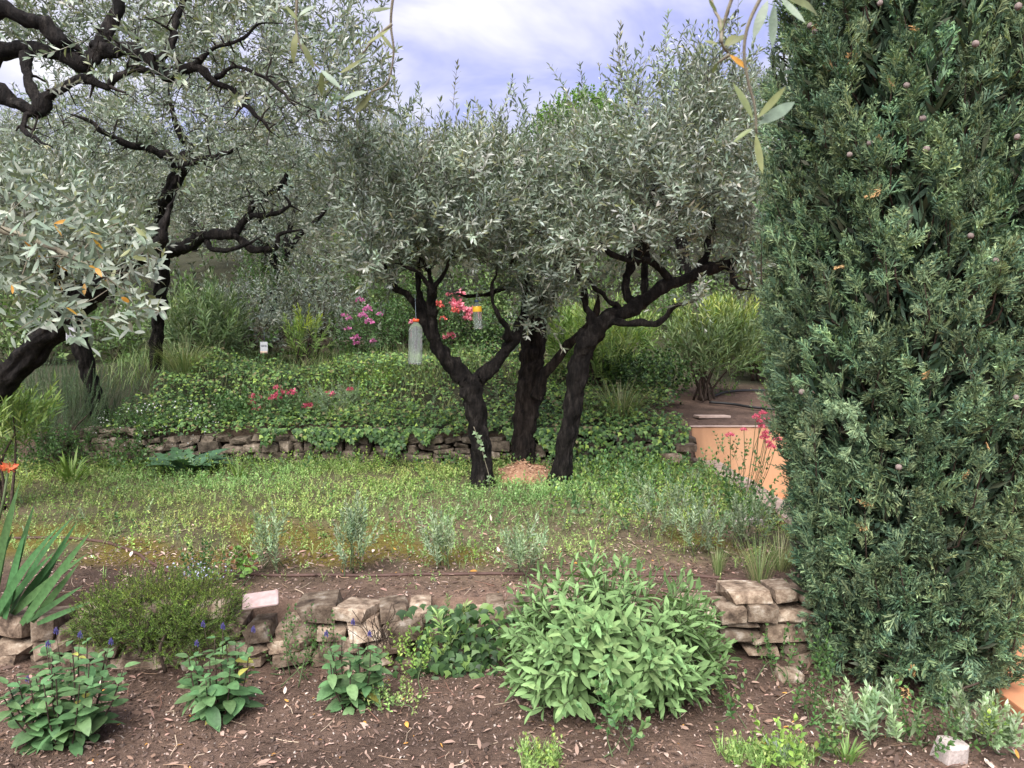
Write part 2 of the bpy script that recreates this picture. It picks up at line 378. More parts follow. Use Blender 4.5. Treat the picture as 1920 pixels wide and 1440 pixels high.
soil = np.array([.158, .107, .082]) * (1 + .42 * noise(p2, 2.6, 1)[..., None] + .2 * noise(p2, 9, 2)[..., None])
turf = np.array([.125, .14, .06]) * (1 + .25 * noise(p2, 3, 5)[..., None])
moss = np.array([.17, .135, .025]); dk = np.array([.05, .052, .03])
ld = lawn_density(X, Y)[..., None] * ((Y > YW1) & (Y < YW2))[..., None] * .65; mo = moss_amount(X, Y)[..., None] * .85
gc = soil * (1 - ld) + turf * ld; gc = gc * (1 - mo) + moss * mo
bk = (sstep(YW2, YW2 + .2, Y) * (1 - sstep(1.1, 1.5, X) * (1 - sstep(8.5, 9.5, Y))))[..., None]; gc = gc * (1 - bk) + dk * bk
nx, ny = len(xs), len(ys)
idx = np.arange(nx * ny).reshape(ny, nx); q = np.stack([idx[:-1, :-1], idx[:-1, 1:], idx[1:, 1:], idx[1:, :-1]], -1).reshape(-1, 4)
b = Batch(); b.add(np.stack([X, Y, Z], -1).reshape(-1, 3), np.concatenate([q[:, [0, 1, 2]], q[:, [0, 2, 3]]]), gc.reshape(-1, 3))
g = b.build('ground', M['soil'], smooth=True); tag(g, 'terraced brown garden soil rising to a wooded hillside', None, None, 'structure')

# orange rendered path along the right edge
M['ochre'] = rough_mat('ochre_render', [(.36, .21, .125), (.48, .285, .165), (.53, .325, .19), (.57, .37, .23)], 1.0, .9, .25, 60, detail=6, stretch=(2.2, 2.2, .8))
M['terra'] = rough_mat('terracotta_path', [(.50, .22, .11), (.60, .28, .15)], 5, .85, .15, 80)
def box_tm(x0, x1, y0, y1, z0, z1):
    v = np.array([(x, y, z) for x in (x0, x1) for y in (y0, y1) for z in (z0, z1)])
    f = [(0, 1, 3), (0, 3, 2), (4, 6, 7), (4, 7, 5), (0, 4, 5), (0, 5, 1), (2, 3, 7), (2, 7, 6), (0, 2, 6), (0, 6, 4), (1, 5, 7), (1, 7, 3)]
    return v, np.array(f)
def bevel_obj(name, v, f, mat, parent=None, w=.008, seg=2, col=(1, 1, 1), origin=None):
    b = Batch(); b.add(v, f, np.array(col)); o = b.build(name, mat, parent, 'flat', origin=origin)
    md = o.modifiers.new('bevel', 'BEVEL'); md.width = w; md.segments = seg; md.limit_method = 'ANGLE'; md.angle_limit = .6
    return o
o = bevel_obj('path', *box_tm(1.93, 3.6, .2, 6.778, -.12, .012), M['terra'], w=.01); tag(o, None, None, None, 'structure')

# ------------------------------------------------------------------ stone walls: each stone its own mesh
def stone_mesh(k, mat, cut=.82, rough=.16):
    import bmesh
    bm = bmesh.new()
    cs = np.array([(x, y, z) for x in (-1, 1) for y in (-1, 1) for z in (-1, 1)]) * .5 * (1 - np.abs(rng.normal(0, .2, (8, 3)))).clip(.5, 1)
    fc = rng.uniform(-.42, .42, (12, 3)); ax = rng.integers(0, 3, 12); fc[np.arange(12), ax] = .5 * rng.choice([-1, 1], 12) * rng.uniform(.9, 1.04, 12)
    for p in np.concatenate([cs, fc]): bm.verts.new(p)
    r = bmesh.ops.convex_hull(bm, input=bm.verts[:]); bmesh.ops.delete(bm, geom=[g for g in r['geom_interior'] if isinstance(g, bmesh.types.BMVert)], context='VERTS')
    bmesh.ops.recalc_face_normals(bm, faces=bm.faces[:]); bmesh.ops.triangulate(bm, faces=bm.faces[:]); bm.verts.index_update()
    v = np.array([q.co[:] for q in bm.verts]); f = [[q.index for q in fa.verts] for fa in bm.faces]; bm.free()
    b = Batch(); b.add(v, np.array(f), np.ones(3)); return b.mesh('stone', mat, 'flat')
stones_a = [stone_mesh(k, M['stone']) for k in range(16)]
stones_b = [stone_mesh(k, M['stoned']) for k in range(16)]

def stone_wall(root, x0, x1, yf, zb, zt, hs, ws, meshes, depth=.17, skip=None, batter=.0):
    """courses of rough stones between zb(x) and zt(x), face near y = yf"""
    z = 0.0; row = 0; n = 0
    hmax = max(zt(x) - zb(x) for x in np.linspace(x0, x1, 30))
    while z < hmax:
        h = rng.uniform(*hs); x = x0 + rng.uniform(-.1, 0)
        while x < x1:
            w = rng.uniform(*ws) * (1.25 if row == 0 else 1); hh = h * rng.uniform(.75, 1.22); xc = x + w / 2
            bz = zb(xc); tz = zt(xc)
            if bz + z + h * .45 < tz and not (skip and skip(xc, bz + z + h / 2)):
                zc = bz + z + hh / 2 + rng.normal(0, .006)
                if zc + hh / 2 > tz + .03: hh = max(.04, tz + .02 - (zc - hh / 2)); 
                if rng.random() < .22 and hh > .07 and w > .12:               # two thinner stones in place of one
                    parts = [(xc, zc - hh * .24, w, hh * .5), (xc + rng.normal(0, .01), zc + hh * .27, w * .96, hh * .46)]
                else: parts = [(xc, zc, w, hh)]
                for (a, c, ww, h2) in parts:
                    R = np.array(Matrix.Rotation(rng.normal(0, .12), 3, 'Y') @ Matrix.Rotation(rng.normal(0, .14), 3, 'Z') @ Matrix.Rotation(rng.normal(0, .06), 3, 'X'))
                    if rng.random() < .5: R = R @ np.diag([-1, -1, 1.0])
                    dd = depth * rng.uniform(.85, 1.2)
                    child('stone', meshes[rng.integers(len(meshes))], root, m4(R, (a, yf + dd / 2 + rng.normal(0, .014) + batter * z, c), np.array([ww * 1.04, dd, h2 * 1.08]))); n += 1
            x += w + rng.uniform(.0, .016)
        z += h; row += 1
    return n

w1 = empty('stone_wall', (-.6, YW1, 0), 'low dry stone wall of beige blocks in front of the lawn, behind the sage bush', 'stone wall')
zb1 = lambda x: -.02
zt1 = lambda x: .235 + .05 * sstep(.7, 1.0, x) + .02 * math.sin(x * 7) - .05 * sstep(-1.9, -2.3, x)
n1 = stone_wall(w1, -3.2, 1.42, YW1 - .10, zb1, zt1, (.05, .09), (.075, .2), stones_a, .2)
w2 = empty('stone_wall', (-.5, YW2, .3), 'long mossy stone wall at the back of the lawn, hung with ivy', 'stone wall')
zb2 = lambda x: .28
zt2 = lambda x: .585 + .02 * math.sin(x * 3.1)
n2_ = stone_wall(w2, -4.2, 1.55, YW2 - .10, zb2, zt2, (.055, .085), (.09, .2), stones_b, .18)
w3 = empty('stone_wall', (-1.4, YW3, 1.1), 'short stretch of stacked stone wall half hidden by shrubs on the upper terrace', 'stone wall')
stone_wall(w3, -3.4, .3, YW3 - .12, lambda x: Hz(x, YW3 - .05) - .04, lambda x: Hz(x, YW3 + .1) + .01, (.08, .12), (.14, .3), stones_b, .2)
# squared blocks on the end of the back wall, beside the ochre wall
for i, (px, py, d, w, h) in enumerate([(1258, 858, 6.42, .19, .085), (1283, 838, 6.5, .2, .07), (1180, 815, 6.5, .12, .07)]):
    if i < 2: child('stone', stones_a[i], w2, m4(np.eye(3), P(px, py, d), np.array([w, .18, h])))

# loose pale stones
def loose_stone(px, py, d, s, label, mat=None, k=0, rz=.3):
    p = P(px, py, d); p[2] = Hz(p[0], p[1]) + s[2] * .28
    o = bpy.data.objects.new('stone', stones_a[k].copy()); COL.objects.link(o); o.location = p; o.scale = s; o.rotation_euler = (.1, .12, rz)
    o.data.materials[0] = mat or M['pale_stone']; tag(o, label, 'stone'); return o
M['pale_stone'] = rough_mat('pale_stone', [(.36, .30, .27), (.52, .45, .42), (.62, .56, .53)], 12, .9, .6, 40)

M['edge_stone'] = rough_mat('pink_edging_stone', [(.26, .19, .15), (.40, .30, .25), (.5, .4, .34)], 8, .92, .7, 30)
# ochre rendered wall with a pale coping, at the far end of the path
ow = empty('garden_wall', (2.6, 6.9, 0), 'ochre rendered garden wall with streaked face beside the cypress', 'wall')
bevel_obj('wall_face', *box_tm(1.64, 4.6, 6.78, 7.02, -.3, .615), M['ochre'], ow, w=.012)
bevel_obj('coping', *box_tm(1.63, 4.62, 6.77, 7.04, .617, .627), M['edge_stone'], ow, w=.006)
kb = empty('terrace_edging', (1.8, 5, .1), 'slanted ochre and pink stone edging along the right side of the lawn', 'edging')
bevel_obj('edging_wall', *box_tm(1.70, 1.855, 3.6, 6.775, -.2, .285), M['ochre'], kb, w=.012)
for i in range(11):
    y0 = 3.62 + i * .286
    bevel_obj('coping_stone', *box_tm(1.685, 1.87, y0, y0 + .278, .287 + .008 * math.sin(i * 2.1), .315 + .008 * math.sin(i * 2.1)), M['edge_stone'], kb, w=.008)
o = bevel_obj('paving_slab', *box_tm(-.17, .17, -.06, .06, -.012, .012), M['edge_stone']); o.location = P(1335, 781, 7.15); o.location.z = Hz(o.location.x, 7.15) + .012; tag(o, 'flat pale slab lying on the soil above the ochre wall', 'slab'); o.rotation_euler = (0, .02, .25)
o = bevel_obj('paving_slab', *box_tm(-.075, .075, -.06, .06, -.006, .006), rough_mat('pinkish_tile', [(.30, .2, .19), (.42, .34, .33)], 20, .85, .3, 60)); o.location = P(489, 1140, 3.2); o.location.z = .275; o.rotation_euler = (.22, -.05, .3); tag(o, 'small pinkish white tile lying on the front stone wall', 'tile')
loose_stone(1782, 1422, 2.42, (.10, .09, .09), 'pointed pinkish white stone at the bottom right by the silver plant', k=3)
loose_stone(1405, 990, 4.6, (.16, .1, .06), 'pale flat stone among the weeds left of the cypress', k=5)
loose_stone(1480, 1252, 3.0, (.10, .08, .05), 'brown flat stone on soil at the foot of the wall', M['stone'], 2)

# irrigation hoses
def hose(name, ctrl, r, mat, label, lift=.0, per=8):
    pts = spline(np.array(ctrl), per=per); pts[:, 2] = H(pts[:, 0], pts[:, 1]) + r * .8 + lift
    v, f = tube(pts, r, 8); b = Batch(); b.add(v, f, np.ones(3)); o = b.build(name, mat, None, smooth=True); tag(o, label, 'hose'); return o
M['hose'] = rough_mat('brown_hose', [(.06, .034, .028), (.10, .06, .05)], 20, .6, .1, 60)
M['blackhose'] = plain_mat('black_hose', (.012, .012, .013), .5)
G = lambda px, py, d: P(px, py, d)
hose('irrigation_hose', [G(20, 1012, 4.25), G(120, 1014, 4.24), G(200, 1022, 4.15), G(258, 1042, 3.98), G(276, 1062, 3.86), G(330, 1082, 3.68), G(420, 1085, 3.66), G(520, 1086, 3.655), G(700, 1085, 3.66), G(850, 1086, 3.655), G(960, 1086, 3.655), G(1150, 1092, 3.62), G(1330, 1100, 3.55), G(1420, 1104, 3.52), G(1510, 1112, 3.47)], .0085, M['hose'], 'reddish brown irrigation hose running along the front of the lawn')
hose('drip_hose', [G(1340, 745, 8.2), G(1360, 741, 8.4), G(1400, 742, 8.5), G(1480, 744, 8.5)], .014, M['blackhose'], 'black drip hose farther up the soil behind the ochre wall', .02)
hose('drip_hose', [G(1330, 752, 7.8), G(1375, 760, 7.7), G(1410, 765, 7.55), G(1480, 768, 7.4)], .014, M['blackhose'], 'black drip hose nearer the ochre wall, beside the cypress', .02)

# ------------------------------------------------------------------ trees
def grow(limbs, attract, jitter=.10, start=0, wobble=1.0, thick=1.0):
    """join every attractor to the nearest branch so far; returns tube segments (pts, r0, r1)"""
    nodes = np.concatenate([l[:, :3] for l in limbs]); nr = np.concatenate([l[:, 3] for l in limbs]); segs = []
    dist = np.min(np.linalg.norm(attract[:, None] - nodes[None], axis=2), axis=1)
    for i in np.argsort(dist):
        a = attract[i]; dd = np.linalg.norm(nodes - a, axis=1) + .02 * np.abs(nr < .006); j = int(np.argmin(dd)); s = nodes[j]; L = np.linalg.norm(a - s)
        if L < .02: continue
        r0 = min(nr[j] * .75, (.0045 + .012 * L) * thick); r1 = max(.0022 * thick ** .5, r0 * .45)
        m = max(3, int(L / .12) + 2); t = np.linspace(0, 1, m)[:, None]
        off = np.cumsum(rng.normal(0, jitter * L / m, (m, 3)), 0) * wobble; off -= off[-1] * t
        arch = np.array([0, 0, 1]) * (t * (1 - t)) * L * rng.uniform(-.2, .45)
        pts = s + (a - s) * t + off * np.sin(np.pi * t) + arch
        segs.append((pts, r0, r1)); nodes = np.concatenate([nodes, pts[1:]]); nr = np.concatenate([nr, np.linspace(r0, r1, m)[1:]])
    return segs, nodes, nr

def in_blobs(blobs, n, shell=.35):
    """points inside ellipsoids (centre, radii, weight), denser towards the skin; also returns outward directions"""
    w = np.array([bl[2] * np.prod(bl[1]) ** .8 for bl in blobs]); k = rng.choice(len(blobs), n, p=w / w.sum())
    d = unit(rng.normal(0, 1, (n, 3))); r = rng.uniform(shell ** 2, 1, n) ** .5
    c = np.array([bl[0] for bl in blobs])[k]; R = np.array([bl[1] for bl in blobs])[k]
    return c + d * r[:, None] * R, d

def px_blob(px, py, d, rx, ry, rd, w=1.0):
    return (P(px, py, d), np.array([rx * d / FPX, rd, ry * d / FPX]), w)

def olive_tree(label, trunk, limbs, blobs, n_attr, per, d0, mat='bark', tmpl=None, sides=12, group=None, droop=0.0, upw=.55, spikes=None, scale=(.8, 1.2), name='olive_tree', crown_mat='olive', tint=.16, bump=.30, twig_in=.55, base_loc=None, bare=None, kink=1.0):
    """trunk and limbs are lists of (px, py, depth, diameter in photo px) or world rows"""
    def conv(l):
        out = []
        for q in l:
            p = P(q[0], q[1], q[2]); out.append([*p, .80 * q[3] / 2 * q[2] / FPX])
        return spline(np.array(out), per=9)
    tr = conv(trunk); lm = [conv(l) for l in limbs]
    for l in lm:
        kn = np.stack([noise(l[:, :3], 7.0, q) for q in (1, 4, 6)], -1) * .030 * kink; kn[:3] = 0; l[:, :3] += kn
    for l in lm: l[:, 3] *= np.clip((len(l) - np.arange(len(l))) / 9, .3, 1)
    loc = tr[0, :3].copy() if base_loc is None else np.array(base_loc)
    root = empty(name, loc, label, 'tree', group)
    flare = 1 + .35 * np.exp(-np.linspace(0, 1, len(tr)) * 14)
    v, f = tube(tr[:, :3], tr[:, 3] * flare, sides * 3, bump, k=int(rng.integers(9))); b = Batch(); b.add(v, f, np.ones(3)); b.build('trunk', M[mat], root, smooth=True)
    for l in lm:
        v, f = tube(l[:, :3], l[:, 3], sides, bump * 1.1, k=int(rng.integers(9))); b = Batch(); b.add(v, f, np.ones(3)); b.build('limb', M[mat], root, smooth=True)
    at, out = in_blobs(blobs, n_attr)
    aa = at if bare is None else np.concatenate([at, in_blobs(bare[0], bare[1], .1)[0]])
    segs, nodes, nr = grow([tr[len(tr) // 2:]] + lm, aa, .16, thick=1.9 if bare is not None else 1.25)
    b = Batch()
    for pts, r0, r1 in segs:
        v, f = tube(pts, np.linspace(r0, r1, len(pts)), 5 if r0 > .007 else 4, cap=False); b.add(v, f, np.ones(3))
    if segs: b.build('branches', M['twig'], root, smooth=True, kind='stuff')
    thin = nodes[nr < .008] if (nr < .008).sum() > 50 else nodes
    n = n_attr * per; nb = int(n * twig_in)
    src = np.concatenate([at[rng.integers(0, len(at), n - nb)] + rng.normal(0, .05, (n - nb, 3)), thin[rng.integers(0, len(thin), nb)]])
    cen = np.mean([bl[0] for bl in blobs], 0)
    dr = unit(unit(src - cen) * .45 + np.array([0, 0, upw - droop]) + rng.normal(0, .55, (n, 3)))
    if spikes is not None:
        sp, sd = spikes; src = np.concatenate([src, sp]); dr = np.concatenate([dr, sd])
    b = Batch(); scatter_shoots(b, tmpl or olive_t, src, dr, scale, tint); b.build('crown', M[crown_mat], root, kind='stuff')
    return root

def spikes_at(rows, per=16):
    """upright leading shoots against the sky: (px, py of tip, depth, length m)"""
    L, D = [], []
    for px, py, d, ln in rows:
        tip = P(px, py, d); ax = unit(np.array([rng.normal(0, .22), rng.normal(0, .2), 1]))
        for s in np.linspace(0, .85, max(2, int(ln / .11))):
            L.append(tip - ax * ln * (1 - s)); D.append(unit(ax + rng.normal(0, .22, 3)))
    return np.array(L), np.array(D)

# three olives in the middle of the lawn
olive_tree('forked black olive trunk, left of the three in the middle of the lawn', [(900, 938, 5.72, 52), (905, 870, 5.72, 47), (896, 800, 5.72, 46), (886, 745, 5.72, 47), (880, 712, 5.72, 50)],
    [[(880, 725, 5.72, 44), (850, 692, 5.70, 37), (822, 655, 5.68, 36), (806, 612, 5.66, 27), (788, 575, 5.64, 22), (765, 555, 5.6, 19), (740, 545, 5.55, 15), (722, 505, 5.5, 11), (712, 455, 5.45, 8)],
     [(822, 660, 5.66, 28), (818, 630, 5.64, 24), (818, 600, 5.62, 24), (814, 585, 5.6, 26), (808, 570, 5.6, 20), (800, 530, 5.6, 13), (790, 480, 5.6, 10), (772, 420, 5.6, 8)],
     [(806, 600, 5.66, 20), (790, 560, 5.75, 16), (783, 520, 5.8, 14), (782, 470, 5.85, 11), (770, 400, 5.9, 8)],
     [(808, 580, 5.6, 16), (806, 545, 5.5, 13), (790, 525, 5.45, 9), (765, 505, 5.4, 8), (735, 500, 5.35, 6)],
     [(812, 578, 5.6, 14), (812, 540, 5.55, 12), (830, 505, 5.5, 9), (850, 470, 5.45, 7)],
     [(880, 722, 5.72, 40), (905, 700, 5.76, 33), (935, 672, 5.80, 29), (960, 643, 5.84, 26), (975, 610, 5.9, 22), (985, 560, 5.95, 17), (990, 500, 6.0, 12)],
     [(962, 640, 5.84, 16), (945, 612, 5.7, 14), (932, 580, 5.6, 11), (922, 545, 5.55, 9), (925, 500, 5.5, 7)]],
    [px_blob(745, 400, 5.5, 130, 130, .75), px_blob(700, 350, 5.8, 110, 95, .7, .8), px_blob(850, 385, 5.6, 120, 115, .8), px_blob(720, 490, 5.3, 95, 65, .4, .8), px_blob(880, 450, 5.5, 90, 90, .5)],
    230, 5, 5.7, spikes=spikes_at([(750, 175, 6, .35), (790, 200, 5.9, .3), (850, 195, 5.7, .3), (770, 215, 6, .4)]))
olive_tree('thick brown olive trunk standing farthest back of the three on the lawn', [(978, 886, 6.45, 60), (983, 820, 6.45, 51), (990, 740, 6.45, 54), (998, 670, 6.45, 50), (1003, 610, 6.45, 52), (1012, 565, 6.45, 46)],
    [[(1012, 580, 6.45, 44), (1030, 540, 6.4, 34), (1060, 490, 6.35, 24), (1085, 440, 6.3, 16), (1100, 380, 6.3, 10)],
     [(1000, 590, 6.45, 34), (985, 540, 6.4, 25), (960, 490, 6.35, 18), (945, 430, 6.3, 12), (940, 360, 6.3, 8)],
     [(1003, 745, 6.35, 26), (1025, 700, 6.3, 23), (1060, 655, 6.22, 22), (1090, 628, 6.15, 20), (1110, 590, 6.1, 15), (1115, 540, 6.05, 10)],
     [(960, 540, 6.4, 14), (920, 548, 6.2, 11), (880, 553, 6.1, 8), (855, 553, 6.05, 6)]],
    [px_blob(960, 375, 6.0, 110, 100, .8), px_blob(1010, 480, 5.9, 80, 90, .55), px_blob(1050, 345, 6.3, 100, 95, .8), px_blob(900, 335, 6.4, 110, 65, .7, .8), px_blob(1015, 560, 5.9, 50, 55, .3, .9)],
    240, 5, 6.4, mat='barkm', spikes=spikes_at([(962, 170, 5.9, .45), (940, 210, 5.9, .3), (1000, 215, 6.1, .3), (905, 215, 6.1, .3), (975, 200, 6, .35)]))
olive_tree('black olive trunk leaning over to the right, nearest the cypress', [(1045, 938, 5.8, 50), (1056, 870, 5.8, 44), (1070, 790, 5.8, 41), (1082, 720, 5.8, 42), (1094, 660, 5.8, 46), (1108, 622, 5.8, 46)],
    [[(1104, 634, 5.8, 44), (1130, 603, 5.78, 36), (1165, 588, 5.75, 33), (1210, 562, 5.72, 31), (1262, 528, 5.68, 29), (1310, 505, 5.65, 27), (1360, 490, 5.6, 24), (1420, 468, 5.55, 20), (1480, 440, 5.5, 14)],
     [(1135, 604, 5.76, 20), (1175, 610, 5.6, 16), (1225, 612, 5.5, 14), (1255, 598, 5.45, 12), (1275, 570, 5.4, 11), (1310, 556, 5.35, 9)],
     [(1108, 625, 5.8, 20), (1102, 590, 5.78, 17), (1098, 545, 5.75, 14), (1080, 510, 5.7, 11), (1055, 480, 5.65, 8)],
     [(1210, 565, 5.72, 22), (1208, 520, 5.75, 20), (1214, 465, 5.8, 17), (1216, 400, 5.85, 13), (1235, 330, 5.9, 10), (1265, 260, 5.9, 7)],
     [(1160, 590, 5.76, 14), (1148, 560, 5.7, 12), (1120, 535, 5.6, 10), (1095, 520, 5.55, 8)],
     [(1260, 530, 5.68, 20), (1225, 500, 5.6, 16), (1180, 490, 5.55, 14), (1140, 470, 5.5, 11), (1105, 440, 5.5, 8)],
     [(1190, 575, 5.74, 24), (1170, 530, 5.8, 18), (1190, 490, 5.9, 22), (1200, 460, 6, 18), (1180, 420, 6.1, 12), (1165, 350, 6.2, 8)],
     [(1310, 505, 5.65, 16), (1330, 450, 5.7, 14), (1345, 390, 5.75, 10), (1350, 300, 5.8, 7)],
     [(1360, 490, 5.6, 15), (1375, 530, 5.5, 12), (1420, 545, 5.4, 10)]],
    [px_blob(1250, 270, 5.8, 130, 130, .9), px_blob(1340, 330, 5.6, 90, 140, .8), px_blob(1150, 360, 5.6, 100, 100, .8), px_blob(1270, 410, 5.4, 110, 70, .6, .8), px_blob(1380, 450, 5.6, 60, 90, .5), px_blob(1130, 440, 5.3, 70, 60, .4, .7), px_blob(1330, 200, 5.9, 70, 90, .6)],
    290, 5, 5.8, spikes=spikes_at([(1165, 110, 5.9, .5), (1200, 130, 5.9, .4), (1250, 75, 5.9, .5), (1270, 90, 5.9, .4), (1300, 85, 5.9, .45), (1330, 80, 5.9, .45), (1360, 100, 6, .5), (1385, 120, 6, .45), (1230, 115, 5.9, .4), (1090, 165, 6, .35), (1060, 165, 6, .3), (1130, 170, 6, .3), (1320, 110, 5.8, .4), (1290, 130, 5.8, .4), (1180, 150, 5.9, .4)]))

# olives on the left
olive_tree('olive with slim dark trunk forking high on the left, farthest of the left trunks', [(287, 745, 8.0, 27), (290, 690, 8.0, 26), (298, 600, 7.8, 26), (304, 500, 7.5, 28), (303, 420, 7.3, 30), (316, 365, 7.1, 30), (342, 312, 7.0, 34)],
    [[(340, 320, 7.0, 30), (352, 285, 7.0, 22), (340, 250, 6.9, 15), (322, 205, 6.8, 10), (318, 150, 6.8, 7)],
     [(338, 318, 7.0, 26), (308, 296, 6.9, 20), (268, 276, 6.8, 16), (215, 258, 6.7, 13), (170, 235, 6.6, 10), (120, 205, 6.5, 7)],
     [(345, 312, 7.0, 20), (385, 294, 6.9, 15), (430, 283, 6.8, 11), (465, 270, 6.7, 7)],
     [(304, 480, 7.5, 30), (335, 462, 7.2, 28), (385, 448, 7.0, 25), (440, 440, 6.9, 22), (460, 415, 6.9, 15), (478, 380, 6.9, 13), (510, 358, 6.8, 11), (535, 340, 6.8, 10), (552, 310, 6.7, 7)],
     [(440, 442, 6.9, 18), (470, 460, 6.85, 16), (500, 470, 6.8, 13), (520, 462, 6.8, 11), (528, 440, 6.8, 10), (575, 434, 6.75, 7)],
     [(385, 450, 7.0, 14), (405, 472, 6.9, 11), (440, 465, 6.8, 10), (500, 440, 6.75, 8)],
     [(462, 410, 6.9, 13), (490, 400, 6.8, 12), (525, 392, 6.7, 10), (540, 380, 6.7, 8), (530, 360, 6.65, 6)]],
    [px_blob(330, 200, 7.9, 190, 120, .7), px_blob(480, 260, 7.8, 130, 110, .7), px_blob(180, 230, 7.8, 150, 100, .7), px_blob(580, 300, 7.2, 90, 90, .6, .8), px_blob(430, 120, 7.9, 200, 120, .7)],
    240, 6, 7.2, bare=([px_blob(400, 330, 6.9, 190, 110, .3), px_blob(520, 400, 6.8, 90, 60, .2), px_blob(230, 270, 6.8, 140, 70, .2)], 150), spikes=spikes_at([(600, 60, 7, .4), (640, 90, 7, .4), (680, 110, 7, .4), (700, 150, 7, .4), (720, 190, 7, .4)]), twig_in=.35)
olive_tree('dark olive trunk rising from the grass on the left, half hidden by leaves', [(180, 778, 6.95, 34), (170, 710, 6.9, 33), (152, 650, 6.8, 34), (142, 590, 6.7, 33), (150, 530, 6.6, 28)],
    [[(148, 560, 6.6, 26), (180, 500, 6.4, 20), (240, 460, 6.2, 15), (300, 440, 6.0, 10)], [(146, 560, 6.6, 26), (110, 500, 6.4, 20), (70, 440, 6.3, 14), (50, 380, 6.2, 9)]],
    [px_blob(120, 420, 6.3, 150, 100, .8), px_blob(190, 470, 6.2, 60, 60, .5, .6)], 100, 4, 6.8)
olive_tree('thick dark olive trunk leaning in steeply from the left edge', [(-190, 955, 4.9, 66), (-120, 860, 4.9, 60), (-40, 765, 4.9, 58), (30, 690, 4.85, 58), (90, 628, 4.8, 56), (140, 580, 4.7, 52), (180, 540, 4.6, 46)],
    [[(175, 548, 4.6, 42), (230, 510, 4.5, 34), (290, 470, 4.4, 26), (310, 430, 4.3, 18), (330, 360, 4.3, 11)], [(120, 600, 4.75, 30), (110, 530, 4.6, 22), (90, 450, 4.5, 15), (60, 380, 4.4, 9)]],
    [px_blob(90, 440, 4.3, 130, 110, .6), px_blob(170, 470, 4.2, 70, 70, .4, .6)], 90, 4, 4.8)
D = 4.6
olive_tree('big olive with gnarled black limbs arching over the top left corner', [(-420, 980, 5.0, 90), (-400, 800, 5.0, 80), (-350, 560, 4.9, 76), (-260, 330, 4.8, 70), (-140, 180, 4.7, 64), (-50, 120, D, 58)],
    [[(-60, 125, D, 56), (0, 108, D, 44), (45, 98, D, 40), (100, 102, D, 38), (150, 112, D, 40), (175, 98, D, 38), (195, 70, D, 32), (208, 30, D, 25), (222, -20, D, 22), (235, -80, D, 16)],
     [(-120, 60, 4.5, 44), (-30, 20, 4.5, 40), (20, 20, 4.5, 36), (75, 48, 4.52, 34), (120, 72, 4.56, 32), (160, 98, 4.6, 30)],
     [(178, 92, D, 34), (215, 88, 4.58, 30), (250, 97, 4.55, 27), (280, 115, 4.5, 25), (305, 140, 4.5, 24), (335, 132, 4.5, 22), (368, 128, 4.5, 21), (405, 145, 4.5, 17), (440, 166, 4.5, 13), (465, 195, 4.5, 10), (490, 235, 4.5, 8), (520, 262, 4.5, 6)],
     [(250, 96, 4.56, 22), (285, 112, 4.6, 21), (310, 98, 4.62, 20), (328, 70, 4.65, 20), (338, 30, 4.7, 15), (352, -10, 4.7, 11), (360, -70, 4.7, 8)],
     [(-80, 190, 4.4, 46), (-20, 165, 4.4, 42), (30, 190, 4.4, 36), (70, 205, 4.4, 32), (90, 180, 4.4, 25), (115, 155, 4.4, 22), (150, 140, 4.42, 19), (190, 155, 4.45, 16), (225, 138, 4.5, 17), (255, 125, 4.52, 16), (300, 142, 4.5, 15)],
     [(50, 95, D, 28), (58, 140, 4.5, 22), (68, 195, 4.4, 20), (52, 215, 4.38, 12), (50, 245, 4.35, 10), (70, 262, 4.3, 9), (112, 285, 4.25, 8)],
     [(360, 128, 4.5, 12), (385, 100, 4.45, 9), (430, 85, 4.4, 8), (480, 60, 4.4, 6), (540, 40, 4.4, 5)],
     [(405, 145, 4.5, 10), (460, 130, 4.4, 8), (520, 160, 4.35, 7), (570, 220, 4.3, 5)]],
    [px_blob(300, 40, 5.4, 260, 110, .6), px_blob(560, 110, 4.8, 130, 120, .5), px_blob(120, 30, 5.5, 200, 90, .6, .8), px_blob(480, -30, 5.2, 200, 80, .6), px_blob(620, 180, 4.7, 80, 90, .5), px_blob(450, 190, 5.2, 160, 90, .4, .5)],
    250, 4, 4.6, bare=([px_blob(330, 130, 4.5, 260, 120, .25), px_blob(520, 200, 4.5, 120, 100, .2, .8), px_blob(100, 230, 4.4, 150, 60, .2, .6)], 190), twig_in=.12, spikes=spikes_at([(690, 60, 4.6, .4), (715, 110, 4.6, .4), (735, 130, 4.6, .35), (660, 30, 4.6, .3), (700, 170, 4.6, .35)]))

